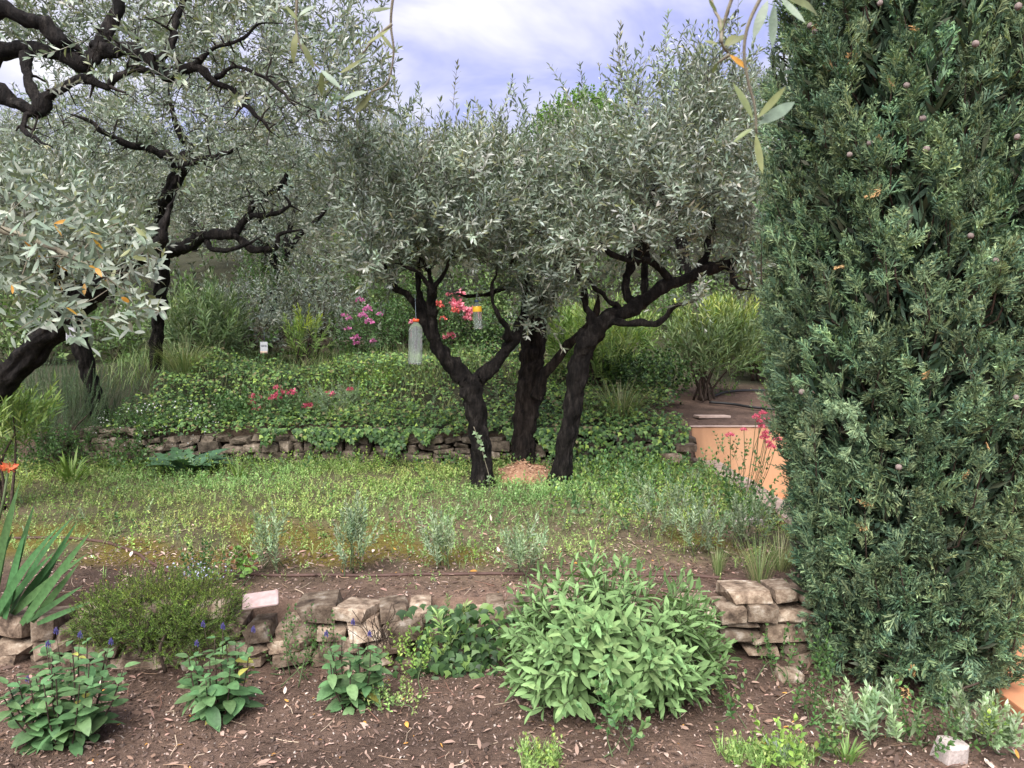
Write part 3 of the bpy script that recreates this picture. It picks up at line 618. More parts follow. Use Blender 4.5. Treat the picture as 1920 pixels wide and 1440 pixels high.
# olives on the hillside behind: three grown once, then copied
def far_olive(k):
    root = empty('olive_tree', (0, 0, 0)); h = rng.uniform(.8, 1.1)
    def path(rows): return spline(np.array(rows), per=4)
    tr = path([(0, 0, -.3, .13), (.05, .03, .4, .11), (-.04, .02, h, .10)])
    lm = []
    for a in np.arange(4) * 1.57 + rng.uniform(0, 1.5):
        c, s_ = math.cos(a), math.sin(a); R1 = rng.uniform(.9, 1.25)
        lm.append(path([(-.04, .02, h - .05, .075), (.35 * c, .35 * s_, h + .45, .055), (.7 * c * R1, .7 * s_ * R1, h + .9, .04), (1.05 * c * R1, 1.05 * s_ * R1, h + 1.6, .02)]))
    v, f = tube(tr[:, :3], tr[:, 3], 10, .15); b = Batch(); b.add(v, f, np.ones(3)); b.build('trunk', M['bark'], root, smooth=True)
    for l in lm:
        v, f = tube(l[:, :3], l[:, 3], 7, .15); b = Batch(); b.add(v, f, np.ones(3)); b.build('limb', M['bark'], root, smooth=True)
    blobs = [(np.array([0, 0, h + 1.5]), np.array([1.3, 1.3, .95]), 1)] + [(np.array([1.0 * math.cos(a), 1.0 * math.sin(a), h + rng.uniform(.7, 1.5)]), np.array([.85, .85, .7]), .9) for a in rng.uniform(0, 6.28, 5)]
    at, out = in_blobs(blobs, 150, .4); segs, nodes, nr = grow(lm, at); b = Batch()
    for pts, r0, r1 in segs:
        v, f = tube(pts, np.linspace(r0, r1, len(pts)), 3, cap=False); b.add(v, f, np.ones(3))
    b.build('branches', M['twig'], root, kind='stuff')
    n = 1450; src = np.concatenate([at[rng.integers(0, len(at), n // 2)] + rng.normal(0, .14, (n // 2, 3)), nodes[rng.integers(0, len(nodes), n // 2)]])
    dr = unit(unit(src - np.array([0, 0, h + .8])) * .5 + np.array([0, 0, .5]) + rng.normal(0, .55, (n, 3)))
    b = Batch(); scatter_shoots(b, olive_far, src, dr, (.8, 1.25), .15); b.build('crown', M['olive'], root, kind='stuff')
    return root
def copy_tree(o, parent=None):
    c = o.copy(); COL.objects.link(c); c.parent = parent
    for ch in list(o.children): copy_tree(ch, c)
    return c
far = [far_olive(k) for k in range(3)]; used = [False] * 3
FAR = [(-6.1, 11.5, .8, 'olive with a low wide crown behind the left trunks, by the white-flowered bank'), (-3.5, 11.2, .85, 'grey-green olive behind the left fork, above the dark oleander'), (-1.5, 11.8, .78, 'olive behind the magenta roses, left of the forked trunk'),
       (.7, 12.2, .78, 'olive directly behind the three lawn trunks'), (2.7, 11.8, .95, 'olive behind the leaning trunk, above the oleanders'), (4.7, 12.0, 1.05, 'olive mostly hidden by the cypress, on the hillside'), (-8.5, 13.0, .85, 'olive at the far left edge of the hillside'),
       (-4.6, 14.2, .85, 'tall olive higher up the hillside behind the left fork'), (-2.3, 15.0, .82, 'olive high on the hillside left of the sky gap'), (.2, 16, .76, 'olive high on the hillside below the middle of the sky'), (2.4, 16, .9, 'olive high on the hillside next to the bright green tree'), (4.8, 16.0, 1.15, 'olive high on the hillside just left of the cypress top'),
       (-7.2, 17.0, .9, 'farthest olive on the left hillside'), (-.8, 19.5, .8, 'farthest olive in the middle of the hillside'), (7.4, 15.5, 1.2, 'olive on the right hillside behind the cypress'), (-11, 14, .9, 'olive beyond the left edge trees')]
for i, (x, y, s, lab) in enumerate(FAR):
    k = i % 3; o = far[k] if not used[k] else copy_tree(far[k]); used[k] = True
    o.location = (x, y, Hz(x, y) - .05); o.rotation_euler = (0, 0, rng.uniform(0, 6.28)); o.scale = (s, s, s * rng.uniform(.92, 1.08))
    tag(o, lab, 'tree', 'olive trees on the hillside')

# ------------------------------------------------------------------ generic bushes and plants
def bush(name, label, cat, base, blobs, tmpl, n, mat='leaf', nstem=8, srad=.012, stem_mat='wood', upw=.6, spread=.4, scale=(.8, 1.2), tint=.16, shell=.3, group=None, jitter=.5, topcol=None):
    base = np.asarray(base, float); root = empty(name, base, label, cat, group)
    at, out = in_blobs(blobs, n, shell); cen = np.mean([bl[0] for bl in blobs], 0)
    at[:, 2] = np.maximum(at[:, 2], H(at[:, 0], at[:, 1]) + .01)
    b = Batch()
    for j in rng.choice(n, min(nstem, n), replace=False):
        a = at[j] * .75 + cen * .25; st = base + rng.normal(0, 1, 3) * np.array([1, 1, 0]) * spread * .15
        mid = (st + a) / 2 + np.array([0, 0, .1]) * np.linalg.norm(a - st) + rng.normal(0, .03, 3)
        v, f = tube(spline([st, mid, a], per=5), np.linspace(srad, srad * .35, 11), 5); b.add(v, f, np.ones(3))
    if nstem: b.build('stems', M[stem_mat], root, smooth=True, kind='stuff')
    dr = unit(unit(at - base) * spread + out * .25 + np.array([0, 0, upw]) + rng.normal(0, jitter, (n, 3)))
    N = n; which = rng.integers(0, len(tmpl), N); R = frames(dr, np.array([0, 0, 1]) + rng.normal(0, .4, (N, 3)))
    tn = (1 + rng.normal(0, tint, (N, 1))).clip(.45, 1.7) * (1 + rng.normal(0, .04, (N, 3)))
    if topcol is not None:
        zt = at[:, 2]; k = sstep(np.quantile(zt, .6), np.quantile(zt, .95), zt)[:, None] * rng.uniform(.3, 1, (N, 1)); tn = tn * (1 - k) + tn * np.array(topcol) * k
    ss = rng.uniform(*scale, N); b = Batch()
    for k in range(len(tmpl)):
        m = which == k; b.inst(tmpl[k], at[m], R[m], ss[m], tn[m])
    b.build('foliage', M[mat], root, kind='stuff'); return root

ivy_v = np.array([(0, 0, 0), (.12, .30, .02), (.30, .52, .0), (.48, .24, .03), (1.0, 0, -.12), (.48, -.24, .03), (.30, -.52, .0), (.12, -.30, .02), (.4, 0, .05)])
ivy_f = np.array([(0, 8, 1), (1, 8, 2), (2, 8, 3), (3, 8, 4), (4, 8, 5), (5, 8, 6), (6, 8, 7), (7, 8, 0)])[:, ::-1]
def broad(n, ll, lw, cols, wts=None, **kw): return [shoot(cols=cols, wts=wts, LL=ll, LW=lw, **kw) for _ in range(n)]
IVY = [(.03, .065, .025), (.05, .105, .035), (.09, .165, .05), (.15, .245, .07)]
oleander_d = [shoot(.3, 7, 3, .12, .018, .8, [(.11, .17, .075), (.16, .235, .105), (.26, .33, .16)], [3, 4, 2], 2, .1, scol=(.08, .1, .05)) for _ in range(5)]
oleander_l = [shoot(.28, 7, 3, .12, .02, .75, [(.17, .27, .085), (.25, .37, .11), (.36, .47, .16)], [3, 4, 3], 2, .1, scol=(.1, .13, .05)) for _ in range(5)]
needle = [shoot(.075, 9, 3, .016, .0034, .85, [(.065, .12, .025), (.12, .2, .04), (.2, .29, .06)], [2, 4, 2], 1, .15, stem=.0018, scol=(.07, .07, .04), fold=.0) for _ in range(6)]
needle_g = [shoot(.32, 22, 3, .03, .004, .6, [(.06, .11, .055), (.09, .15, .075), (.14, .2, .1)], [2, 4, 2], 1, .05, stem=.002, scol=(.08, .1, .06), fold=0) for _ in range(5)]
smallleaf = [shoot(.14, 6, 2, .026, .015, .95, [(.045, .10, .03), (.075, .15, .045), (.12, .21, .06)], [3, 4, 2], 2, .2, stem=.0015, scol=(.09, .12, .05)) for _ in range(6)]
limeleaf = [shoot(.13, 6, 2, .032, .019, .95, [(.17, .29, .065), (.25, .39, .085), (.34, .47, .12)], [3, 4, 2], 2, .2, stem=.0016, scol=(.12, .17, .06)) for _ in range(6)]
artem = [shoot(.13, 8, 3, .036, .011, .85, [(.2, .28, .16), (.27, .36, .21), (.36, .45, .29)], [3, 4, 2], 2, .15, stem=.0016, scol=(.2, .24, .17)) for _ in range(6)]
artem_b = [shoot(.13, 7, 3, .05, .015, .85, [(.24, .34, .18), (.31, .42, .24), (.4, .5, .32)], [3, 4, 2], 2, .15, stem=.0018, scol=(.26, .32, .2)) for _ in range(6)]
mint = [shoot(.16, 5, 2, .042, .026, 1.0, [(.07, .15, .05), (.11, .21, .075), (.18, .28, .12)], [3, 4, 2], 2, .15, stem=.002, scol=(.1, .15, .07)) for _ in range(6)]

def blob_w(px, py, d, rx, ry, rd, w=1): return px_blob(px, py, d, rx, ry, rd, w)
def gpt(px, d):
    x = (px - 960) / FPX * d; return np.array([x, d, Hz(x, d)])

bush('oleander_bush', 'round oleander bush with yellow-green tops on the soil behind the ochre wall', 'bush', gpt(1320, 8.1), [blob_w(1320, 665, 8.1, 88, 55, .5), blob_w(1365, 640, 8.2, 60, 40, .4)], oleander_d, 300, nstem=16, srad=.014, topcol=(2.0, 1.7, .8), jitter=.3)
bush('oleander_bush', 'tall light green oleander just right of the leaning olive trunk', 'bush', gpt(1120, 7.7), [blob_w(1110, 665, 7.7, 65, 60, .45), blob_w(1175, 640, 8.2, 45, 40, .4), blob_w(1060, 650, 7.9, 40, 50, .4)], oleander_l, 240, nstem=14, jitter=.35)
bush('oleander_bush', 'dark oleander in the shade behind the left olive trunk', 'bush', gpt(385, 8.9), [blob_w(385, 630, 8.9, 75, 60, .5)], oleander_d, 190, nstem=12, jitter=.35, scale=(.9, 1.3))
bush('oleander_bush', 'oleander bush at the left edge beside the leaning trunk', 'bush', gpt(-20, 5.0), [blob_w(10, 800, 5.0, 50, 60, .3), blob_w(-40, 790, 5.1, 50, 80, .3)], oleander_l, 90, nstem=8, jitter=.4, tint=.1, scale=(.7, 1))
bush('yellow_shrub', 'yellow-leaved slender shrub behind the grass on the upper terrace', 'shrub', gpt(575, 9.1), [blob_w(575, 640, 9.1, 28, 40, .25)], oleander_l, 45, nstem=7, jitter=.35, topcol=(1.6, 1.3, .4), scale=(.6, .9))
bush('lavender_bush', 'dark upright lavender mound under the left olive trunks', 'bush', gpt(105, 6.5), [blob_w(105, 795, 6.4, 85, 75, .5), blob_w(60, 760, 6.9, 70, 60, .4), blob_w(170, 790, 6.9, 60, 60, .4)], needle_g, 380, nstem=10, upw=1.1, jitter=.25, spread=.2)
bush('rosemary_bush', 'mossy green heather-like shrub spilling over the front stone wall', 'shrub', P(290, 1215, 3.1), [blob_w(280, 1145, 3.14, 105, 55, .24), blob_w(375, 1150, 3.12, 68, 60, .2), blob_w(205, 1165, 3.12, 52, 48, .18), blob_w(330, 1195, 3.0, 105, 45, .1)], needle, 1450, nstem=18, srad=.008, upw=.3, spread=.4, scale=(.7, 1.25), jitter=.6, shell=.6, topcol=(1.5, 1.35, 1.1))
bush('green_shrub', 'dark leafy shrub with coral roses behind the forked trunk', 'shrub', gpt(850, 9.3), [blob_w(855, 640, 9.3, 75, 55, .5), blob_w(800, 600, 9.6, 60, 50, .4), blob_w(930, 650, 9.2, 60, 50, .4)], broad(5, .05, .034, IVY, [2, 3, 3, 1.5], L=.22, nodes=5, per=2, ang=1.0), 650, 'gloss', nstem=10)
bush('rose_bush', 'pale green rose bush with magenta blooms left of the hanging bottle', 'bush', gpt(690, 9.3), [blob_w(690, 640, 9.3, 60, 55, .4), blob_w(735, 620, 9.5, 40, 40, .3)], mint, 330, nstem=10)
bush('ivy_mound', 'dark glossy ivy mound between the two oleanders', 'ivy', gpt(1215, 7.7), [blob_w(1215, 718, 7.6, 75, 42, .35), blob_w(1160, 705, 7.9, 50, 40, .3)], broad(5, .042, .038, IVY, [2, 3, 3, 1.5], L=.16, nodes=5, per=2, ang=1.1), 480, 'gloss', nstem=6)
bush('leafy_shrub', 'small upright bright green spurge above the ivy bank', 'plant', gpt(700, 7.9), [blob_w(705, 735, 7.9, 55, 32, .3)], limeleaf, 110, nstem=12, srad=.004, stem_mat='stem', upw=1.0)
bush('weeds_clump', 'grey leafy weeds on the bank right of the valerian', 'plant', gpt(635, 7.1), [blob_w(630, 765, 7.1, 60, 28, .3)], artem, 130, nstem=8, srad=.003, stem_mat='stem', scale=(.8, 1.3))
bush('shrub', 'loose mixed shrub at the left foot of the bank, by the back wall', 'shrub', gpt(130, 6.2), [blob_w(120, 850, 6.3, 60, 30, .3), blob_w(230, 855, 6.35, 50, 25, .2), blob_w(60, 840, 6.2, 50, 40, .3)], smallleaf + mint[:2], 260, nstem=10, srad=.004)

# flower heads
def head_mesh(name, r, n, cols, size, mat='petal'):
    b = Batch(); d = unit(rng.normal(0, 1, (n, 3))); d[:, 2] = np.abs(d[:, 2]) * .8 - .15; lv, lf = leaf(size, size * .8, 1, -.1, .2)
    b.inst((lv, lf, np.ones((len(lv), 3))), d * r * rng.uniform(.45, 1, (n, 1)), frames(unit(d + rng.normal(0, .7, (n, 3)))), rng.uniform(.7, 1.2, n), pick(cols, n, None, .15))
    return b.mesh(name, M[mat])
PINK = [(.66, .13, .2), (.78, .22, .3), (.6, .1, .18)]
valer = [head_mesh('flower_head', .05, 110, PINK, .022) for _ in range(3)]
valers = [head_mesh('flower_head', .028, 80, PINK, .014) for _ in range(3)]
coral = [head_mesh('flower_head', .05, 60, [(.78, .27, .33), (.82, .36, .42), (.72, .2, .26)], .04) for _ in range(3)]
red = [head_mesh('flower_head', .045, 60, [(.75, .16, .13), (.7, .2, .16)], .035)]
mage = [head_mesh('flower_head', .042, 40, [(.66, .2, .42), (.75, .34, .54), (.6, .15, .36)], .03) for _ in range(3)]
def heads(root, meshes, rows, s=1.0):
    for (px, py, d) in rows:
        child('flower', meshes[rng.integers(len(meshes))], root, m4(np.array(Matrix.Rotation(rng.uniform(0, 6.28), 3, 'Z')), P(px, py, d), s * rng.uniform(.75, 1.2)))
def find(lbl): return [o for o in bpy.data.objects if o.get('label', '').startswith(lbl)][0]
heads(find('dark leafy shrub with coral'), coral, [(843, 553, 9.0), (857, 558, 9.0), (862, 552, 9.0), (858, 572, 8.95), (852, 566, 9), (868, 581, 8.95), (879, 588, 8.95), (876, 597, 8.95), (884, 583, 9), (843, 631, 8.9), (800, 600, 9.1), (775, 605, 9.1)], 1.05)
heads(find('dark leafy shrub with coral'), red, [(853, 583, 8.9), (820, 572, 8.95), (831, 598, 8.95)])
heads(find('pale green rose bush'), mage, [(674, 563, 9), (655, 597, 8.95), (680, 592, 8.95), (652, 617, 8.9), (668, 634, 8.85), (669, 645, 8.85), (692, 604, 8.95), (712, 590, 9), (645, 592, 9), (690, 580, 9), (700, 640, 8.9)])
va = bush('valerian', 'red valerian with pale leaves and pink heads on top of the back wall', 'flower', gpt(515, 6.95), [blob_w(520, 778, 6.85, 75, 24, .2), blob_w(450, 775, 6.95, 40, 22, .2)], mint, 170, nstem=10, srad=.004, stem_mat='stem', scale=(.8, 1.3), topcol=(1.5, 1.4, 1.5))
heads(va, valer, [(479, 745, 6.9), (473, 756, 6.9), (521, 728, 6.9), (516, 746, 6.85), (526, 737, 6.9), (545, 737, 6.9), (578, 762, 6.85), (482, 768, 6.85), (618, 740, 7.1), (657, 731, 7.2)], .95)
vb = bush('valerian', 'tall red valerian with thin stems in front of the ochre wall', 'flower', gpt(1395, 5.35), [blob_w(1395, 895, 5.35, 65, 45, .2), blob_w(1380, 860, 5.4, 50, 35, .2, .5)], mint, 26, nstem=10, srad=.0025, stem_mat='stem', upw=.9, scale=(.6, 1.0))
rows = [(1430, 775, 5.3), (1424, 790, 5.3), (1438, 788, 5.3), (1428, 800, 5.3), (1395, 806, 5.35), (1369, 816, 5.35), (1436, 812, 5.3), (1433, 820, 5.3), (1441, 830, 5.28), (1457, 825, 5.28), (1446, 838, 5.28), (1418, 782, 5.3)]
heads(vb, valers, rows)
b = Batch()
for (px, py, d) in rows:
    a = P(px, py, d); st = gpt(1395 + (px - 1410) * .5, d + .03); v, f = tube(spline([st, (st + a) / 2 + rng.normal(0, .02, 3), a], per=5), .0022, 4); b.add(v, f, np.ones(3))
b.build('flower_stems', M['stem'], vb, kind='stuff')

# ------------------------------------------------------------------ tufts with blades
def blade(L, W, bend, seg=6):
    t = np.linspace(0, 1, seg + 1); w = W / 2 * np.clip(np.minimum(1, (t + .25) * 2.2) * (1 - t ** 3), .02, 1); th = bend * t ** 1.6
    x = np.concatenate([[0], np.cumsum(np.cos((th[1:] + th[:-1]) / 2))]) * L / seg; z = np.concatenate([[0], np.cumsum(np.sin((th[1:] + th[:-1]) / 2))]) * L / seg
    v = np.stack([np.stack([x, w, -z + .15 * w], -1), np.stack([x, 0 * w, -z], -1), np.stack([x, -w, -z + .15 * w], -1)], 1).reshape(-1, 3); f = []
    for i in range(seg):
        a = 3 * i; f += [(a, a + 1, a + 4), (a, a + 4, a + 3), (a + 1, a + 2, a + 5), (a + 1, a + 5, a + 4)]
    return v, np.array(f)

# ivy and periwinkle over the bank and the back wall
iv = empty('ivy', (-.2, YW2, .7), 'ivy and periwinkle blanket hanging over the back stone wall', 'ivy')
def ivy_cover(n, xr, yr, up, cols, wts, size, off=.05, keep=None):
    x = rng.uniform(*xr, n); y = rng.uniform(*yr, n)
    p = np.stack([x, y, H(x, np.maximum(y, YW2 + .1)) + rng.uniform(.1, 1, n) ** .5 * off * (1 + .9 * noise(np.stack([x, y], -1), 3, 6)) - .07 * np.clip((YW2 + .12 - y) / .2, 0, 1)], -1)
    m = noise(p, 1.7, 3) > -.75 if keep is None else keep(p); p = p[m]; n = len(p)
    d = unit(rng.normal(0, 1, (n, 3)) * np.array([1, .7, .45]) + np.array([0, -.5, -.1])); R = frames(d, np.array([0, -.45, 1]) + rng.normal(0, .35, (n, 3)))
    return p, R, pick(cols, n, wts, .2) * (1 + .35 * noise(p, 2.2, 7))[:, None].clip(.4, 2), rng.uniform(.7, 1.3, n) * size
b = Batch(); T = (ivy_v, ivy_f, np.ones((9, 3)))
CV = [tuple(1.35 * q for q in c_) for c_ in IVY] + [(.30, .42, .09), (.19, .17, .08)]
p, R, c, s = ivy_cover(12500, (-3.6, 1.55), (YW2 - .12, 8.5), 1, CV, [1.2, 2.2, 3, 3, 2.2, 1.6], .034, .18); b.inst(T, p, R, s, c)
# curtain on the face
n = 3600; x = rng.uniform(-2.2, 1.55, n); drop = np.clip(.08 + .17 * noise(np.stack([x, x * .3], -1), 3.1, 2) + .12 * noise(np.stack([x, x * .3], -1), 9, 4) + .30 * sstep(.35, .8, x), 0, .45)
z = .64 - rng.uniform(-.05, 1, n) * drop; p = np.stack([x, YW2 - .13 - rng.uniform(0, .10, n) + .1 * (z - .4), z], -1)[drop > .01]; n = len(p)
R = frames(unit(np.stack([rng.normal(0, .5, n), rng.normal(-.3, .3, n), -np.ones(n)], -1)), np.array([0, -1, .35]) + rng.normal(0, .35, (n, 3)))
b.inst(T, p, R, rng.uniform(.026, .05, n), pick(CV, n, [2, 3, 3, 2, .8, .2], .2))
n = 3600; x = rng.uniform(-3.3, 1.55, n); y = rng.uniform(YW2 - .14, YW2 + .22, n); zz_ = .60 + .10 * sstep(YW2 - .14, YW2 + .12, y) + rng.uniform(-.03, .07, n) + .04 * noise(np.stack([x, y], -1), 5, 3)
R = frames(unit(rng.normal(0, 1, (n, 3)) * np.array([1, .7, .5]) + np.array([0, -.6, -.3])), np.array([0, -.6, 1]) + rng.normal(0, .35, (n, 3))); b.inst(T, np.stack([x, y, zz_], -1), R, rng.uniform(.024, .042, n), pick(CV, n, [1.5, 2.5, 3, 2.5, 1.2, 1], .2))
b.build('ivy_leaves', M['gloss'], iv, kind='stuff')
b = Batch(); n = 620; x = rng.uniform(-2.0, 1.2, n); y = rng.uniform(YW2, 8.2, n); k = noise(np.stack([x, y], -1), 2.6, 9) > .05; x, y = x[k], y[k]
scatter_shoots(b, limeleaf + smallleaf[:3], np.stack([x, y, H(x, np.maximum(y, YW2 + .1)) + .05], -1), unit(rng.normal(0, .5, (len(x), 3)) + np.array([0, -.2, 1])), (.9, 1.4), .2)
b.build('periwinkle_shoots', M['leaf'], iv, kind='stuff')

bg = Batch(); n = 520; x = rng.uniform(-2.6, 1.5, n); y = rng.uniform(YW2 + .05, 8.4, n); k = noise(np.stack([x, y], -1), 2.0, 5) > -.1; x, y = x[k], y[k]; n = len(x)
T_ = [blade(1, .02, q, 3) for q in (.4, 1.0, 1.6)]
for i in range(n):
    m_ = 7; a = rng.uniform(0, 6.28, m_); q = int(rng.integers(3)); bg.inst((*T_[q], np.ones((len(T_[q][0]), 3))), np.array([x[i], y[i], Hz(x[i], y[i]) + .05]) + rng.normal(0, .03, (m_, 3)) * np.array([1, 1, 0]), frames(unit(np.stack([np.cos(a) * .5, np.sin(a) * .5, 1 + 0 * a], -1)), np.stack([-np.cos(a), -np.sin(a), .4 + 0 * a], -1)), rng.uniform(.1, .24, m_), pick([(.2, .28, .09), (.3, .36, .14), (.36, .34, .18)], m_))
n = 420; x = rng.uniform(-3.2, 1.5, n); y = rng.uniform(YW2 - .1, 8.4, n); k = noise(np.stack([x, y], -1), 1.7, 8) > -.05; x, y = x[k], y[k]
scatter_shoots(bg, mint + artem[:3] + smallleaf[:2], np.stack([x, y, H(x, np.maximum(y, YW2 + .1)) + .04], -1), unit(rng.normal(0, .45, (len(x), 3)) + np.array([0, -.1, 1])), (.6, 1.3), .2)
n = 150; x = rng.uniform(1.5, 3.2, n); y = rng.uniform(7.1, 9.0, n); k = noise(np.stack([x, y], -1), 2.5, 1) > .0; x, y = x[k], y[k]
scatter_shoots(bg, mint + limeleaf[:3], np.stack([x, y, H(x, y)], -1), unit(rng.normal(0, .6, (len(x), 3)) + np.array([0, -.1, .8])), (.5, 1.0), .2)
o = bg.build('bank_herbs', M['leaf']); tag(o, 'mixed grass and herbs growing through the ivy on the bank', 'herbs', None, 'stuff')
# white-flowered ground cover at the left
wf = bush('white_flowered_groundcover', 'dark creeping groundcover dotted with tiny white flowers left of the valerian', 'groundcover', gpt(285, 6.9), [blob_w(300, 800, 6.75, 120, 35, .25), blob_w(240, 810, 6.6, 80, 35, .15), blob_w(350, 770, 7.2, 90, 25, .4)], smallleaf, 520, nstem=0, tint=.25, scale=(.6, 1.0))
b = Batch(); at, _ = in_blobs([blob_w(290, 800, 6.6, 125, 45, .25), blob_w(340, 770, 7.0, 90, 25, .4)], 420, .85); at = at[at[:, 1] < 6.95]
lv, lf = leaf(.016, .014, 1, 0, .1); b.inst((lv, lf, np.ones((4, 3)) * np.array([.75, .77, .75])), at, frames(unit(rng.normal(0, 1, (len(at), 3)))), rng.uniform(.7, 1.3, len(at)))
b.build('white_flowers', M['petal'], wf, kind='stuff')

def tuft(name, label, cat, base, n, L, W, cols, spread=.5, bend=(.2, 1.2), mat='leaf', r=.04, seg=4, wts=None, lean=(0, 0)):
    root_b = Batch(); T = [blade(1, W / L, q, seg) for q in np.linspace(*bend, 5)]
    a = rng.uniform(0, 6.28, n); d = unit(np.stack([np.cos(a) * spread * rng.uniform(.1, 1, n) + lean[0], np.sin(a) * spread * rng.uniform(.1, 1, n) + lean[1], np.ones(n)], -1))
    loc = np.asarray(base) + np.stack([np.cos(a), np.sin(a), 0 * a], -1) * r * rng.uniform(0, 1, (n, 1)); c = pick(cols, n, wts, .15); s = L * rng.uniform(.5, 1.1, n); w = rng.integers(0, 5, n)
    out = np.stack([np.cos(a), np.sin(a), 0 * a], -1); R = frames(d, np.array([0, 0, 1.0]) - out * 1.0 * 0 + np.stack([np.cos(a), np.sin(a), 0 * a], -1) * -.3)
    for k in range(5):
        m = w == k; root_b.inst((T[k][0], T[k][1], np.ones((len(T[k][0]), 3))), loc[m], R[m], s[m], c[m])
    o = root_b.build(name, M[mat], None, origin=np.asarray(base)); tag(o, label, cat); return o
FES = [(.13, .2, .07), (.2, .27, .11), (.3, .34, .16), (.38, .37, .2)]
tuft('grass_tuft', 'fountain of fine pale grass spilling over the back wall right of the trunks', 'grass', gpt(1165, 6.95) + np.array([0, 0, .04]), 420, .5, .006, FES, .9, (.4, 2.0), r=.16)
tuft('grass_tuft', 'long fine grass tuft at the foot of the slim left olive trunk', 'grass', gpt(345, 7.9), 380, .5, .006, FES, .9, (.3, 1.7), r=.15)
tuft('agapanthus', 'strap-leaved yellow-green clump at the left of the lawn', 'plant', gpt(125, 5.9), 40, .3, .022, [(.15, .24, .06), (.2, .3, .07)], .9, (.3, 1.3), r=.06)
tuft('agapanthus', 'small strap-leaved clump on the lawn right of the acanthus', 'plant', gpt(443, 5.95), 22, .2, .018, [(.15, .24, .06), (.2, .3, .07)], .8, (.3, 1.1), r=.04)
tuft('grass_tuft', 'green grass tuft on the soil right of the sage bush', 'grass', gpt(1352, 3.62), 60, .17, .004, FES[:3], .35, (.1, .7), r=.03)
tuft('grass_tuft', 'taller straggly grass tuft on the wall beside the cypress', 'grass', gpt(1432, 3.5), 110, .25, .004, FES, .5, (.1, .9), r=.05)
tuft('grass_tuft', 'fine tuft between the right soil bed and the cypress', 'grass', gpt(1470, 3.7), 100, .22, .004, FES, .6, (.1, 1.0), r=.05)

# iris clump at the left edge: each blade a part
ir = empty('iris', gpt(15, 3.15), 'clump of broad sword-shaped iris leaves at the left edge', 'plant')
def mesh_of(v, f, mat, name='leaf', smooth=True):
    b = Batch(); b.add(v, f, np.ones(3)); return b.mesh(name, mat, smooth)
ibl = [mesh_of(*blade(1, .10, q, 7), M['iris'], 'blade') for q in (.05, .2, .4)]
IR = [(40, 1165, 165, 1000, .95), (55, 1160, 130, 985, .9), (20, 1165, 100, 970, 1), (5, 1165, 60, 950, 1.0), (-20, 1165, 20, 915, 1.1), (60, 1165, 140, 1065, .75), (50, 1168, 150, 1100, .7), (30, 1165, 118, 1020, .9), (-10, 1165, 75, 1000, 1), (-30, 1170, -5, 930, 1), (10, 1168, 40, 985, 1), (70, 1170, 160, 1130, .6), (-40, 1170, 20, 1000, 1), (0, 1170, 85, 1040, .9), (25, 1170, 128, 1050, .9), (-60, 1170, -50, 900, 1), (-15, 1168, 15, 960, 1)]
for i, (bx, by, tx, ty, w) in enumerate(IR):
    d0 = 3.15 + rng.uniform(-.08, .1); a = P(bx, by, d0); a[2] = Hz(a[0], YW1 + .12) - .02; e = P(tx, ty, d0 - .1 + rng.uniform(-.12, .12)); L = np.linalg.norm(e - a) * 1.03
    R = frames(np.array([e - a]), np.array([[rng.normal(0, .3), -1, .35]]))[0]
    child('blade', ibl[i % 3], ir, m4(R, a, np.array([L, w * .40, L])))

# ------------------------------------------------------------------ sage bush: single leaves as parts, the rest as one part
sg = empty('sage_bush', P(1140, 1340, 2.85), 'big rounded sage bush with pale grey-green leaves in front of the wall', 'bush')
sage_leaf = [mesh_of(*leaf(1, wd, 6, cu, .2, .52, .5), M['sage']) for wd, cu in ((.27, .15), (.30, .3), (.26, .45), (.31, .08))]
SG = []
cen = P(1140, 1225, 2.90); rad3 = np.array([.39, .36, .33])
ns = 330; b_st = Batch()
for i in range(ns):
    d = unit(rng.normal(0, 1, 3)); d[2] = abs(d[2]) * .95 - .28 ; d = unit(d)
    if d[1] > .55 and rng.random() < .5: d[1] *= -1
    ph = math.atan2(d[1], d[0]); bump = 1 + .08 * math.sin(3 * ph + 1) + rng.normal(0, .035) - .05 * max(0, d[2] - .6)
    tip = cen + d * rad3 * bump; tip[2] = max(tip[2], .05)
    if d[2] < .02 and abs(d[0] - .15) < .45 and d[1] < 0 and rng.random() < .85: continue      # the dark hollow under the bush
    base = P(1140, 1345, 2.87) + np.array([rng.normal(0, .09), rng.normal(0, .06), 0]); base[2] = .01
    path = spline([base, base * .35 + tip * .65 + np.array([0, 0, .02]), tip + unit(d + np.array([0, 0, .5])) * .05], per=6)
    v, f = tube(path, np.linspace(.0055, .002, len(path)), 3); b_st.add(v, f, np.ones(3))
    ax = unit(path[-1] - path[-3]); q0 = rng.uniform(0, 6.28); npair = rng.integers(4, 7)
    for j in range(npair):
        t = j / (npair - 1); pos = path[-1] - ax * (.16 * (1 - t)) ; L = .088 * (1 - .45 * t ** 2) * rng.uniform(.6, 1.2)
        for sgn in (0, math.pi):
            a = q0 + j * math.pi / 2 + sgn + rng.normal(0, .2)
            s1 = unit(np.cross(ax, [.1, .2, 1])); s2 = np.cross(ax, s1); rd = s1 * math.cos(a) + s2 * math.sin(a); an = 1.15 - .65 * t
            dl = unit(ax * math.cos(an) + rd * math.sin(an) + np.array([0, 0, -.6 + .5 * t])); SG.append((pos, dl, unit(ax - rd * .2 + np.array([0, 0, .4])), L))
b_st.build('stems', M['stem'], sg, smooth=True, kind='stuff')
SG.sort(key=lambda q: q[0][1] - .35 * q[0][2])
bm = Batch(); sv, sf = leaf(1, .28, 4, .2, .22, .52, .5)
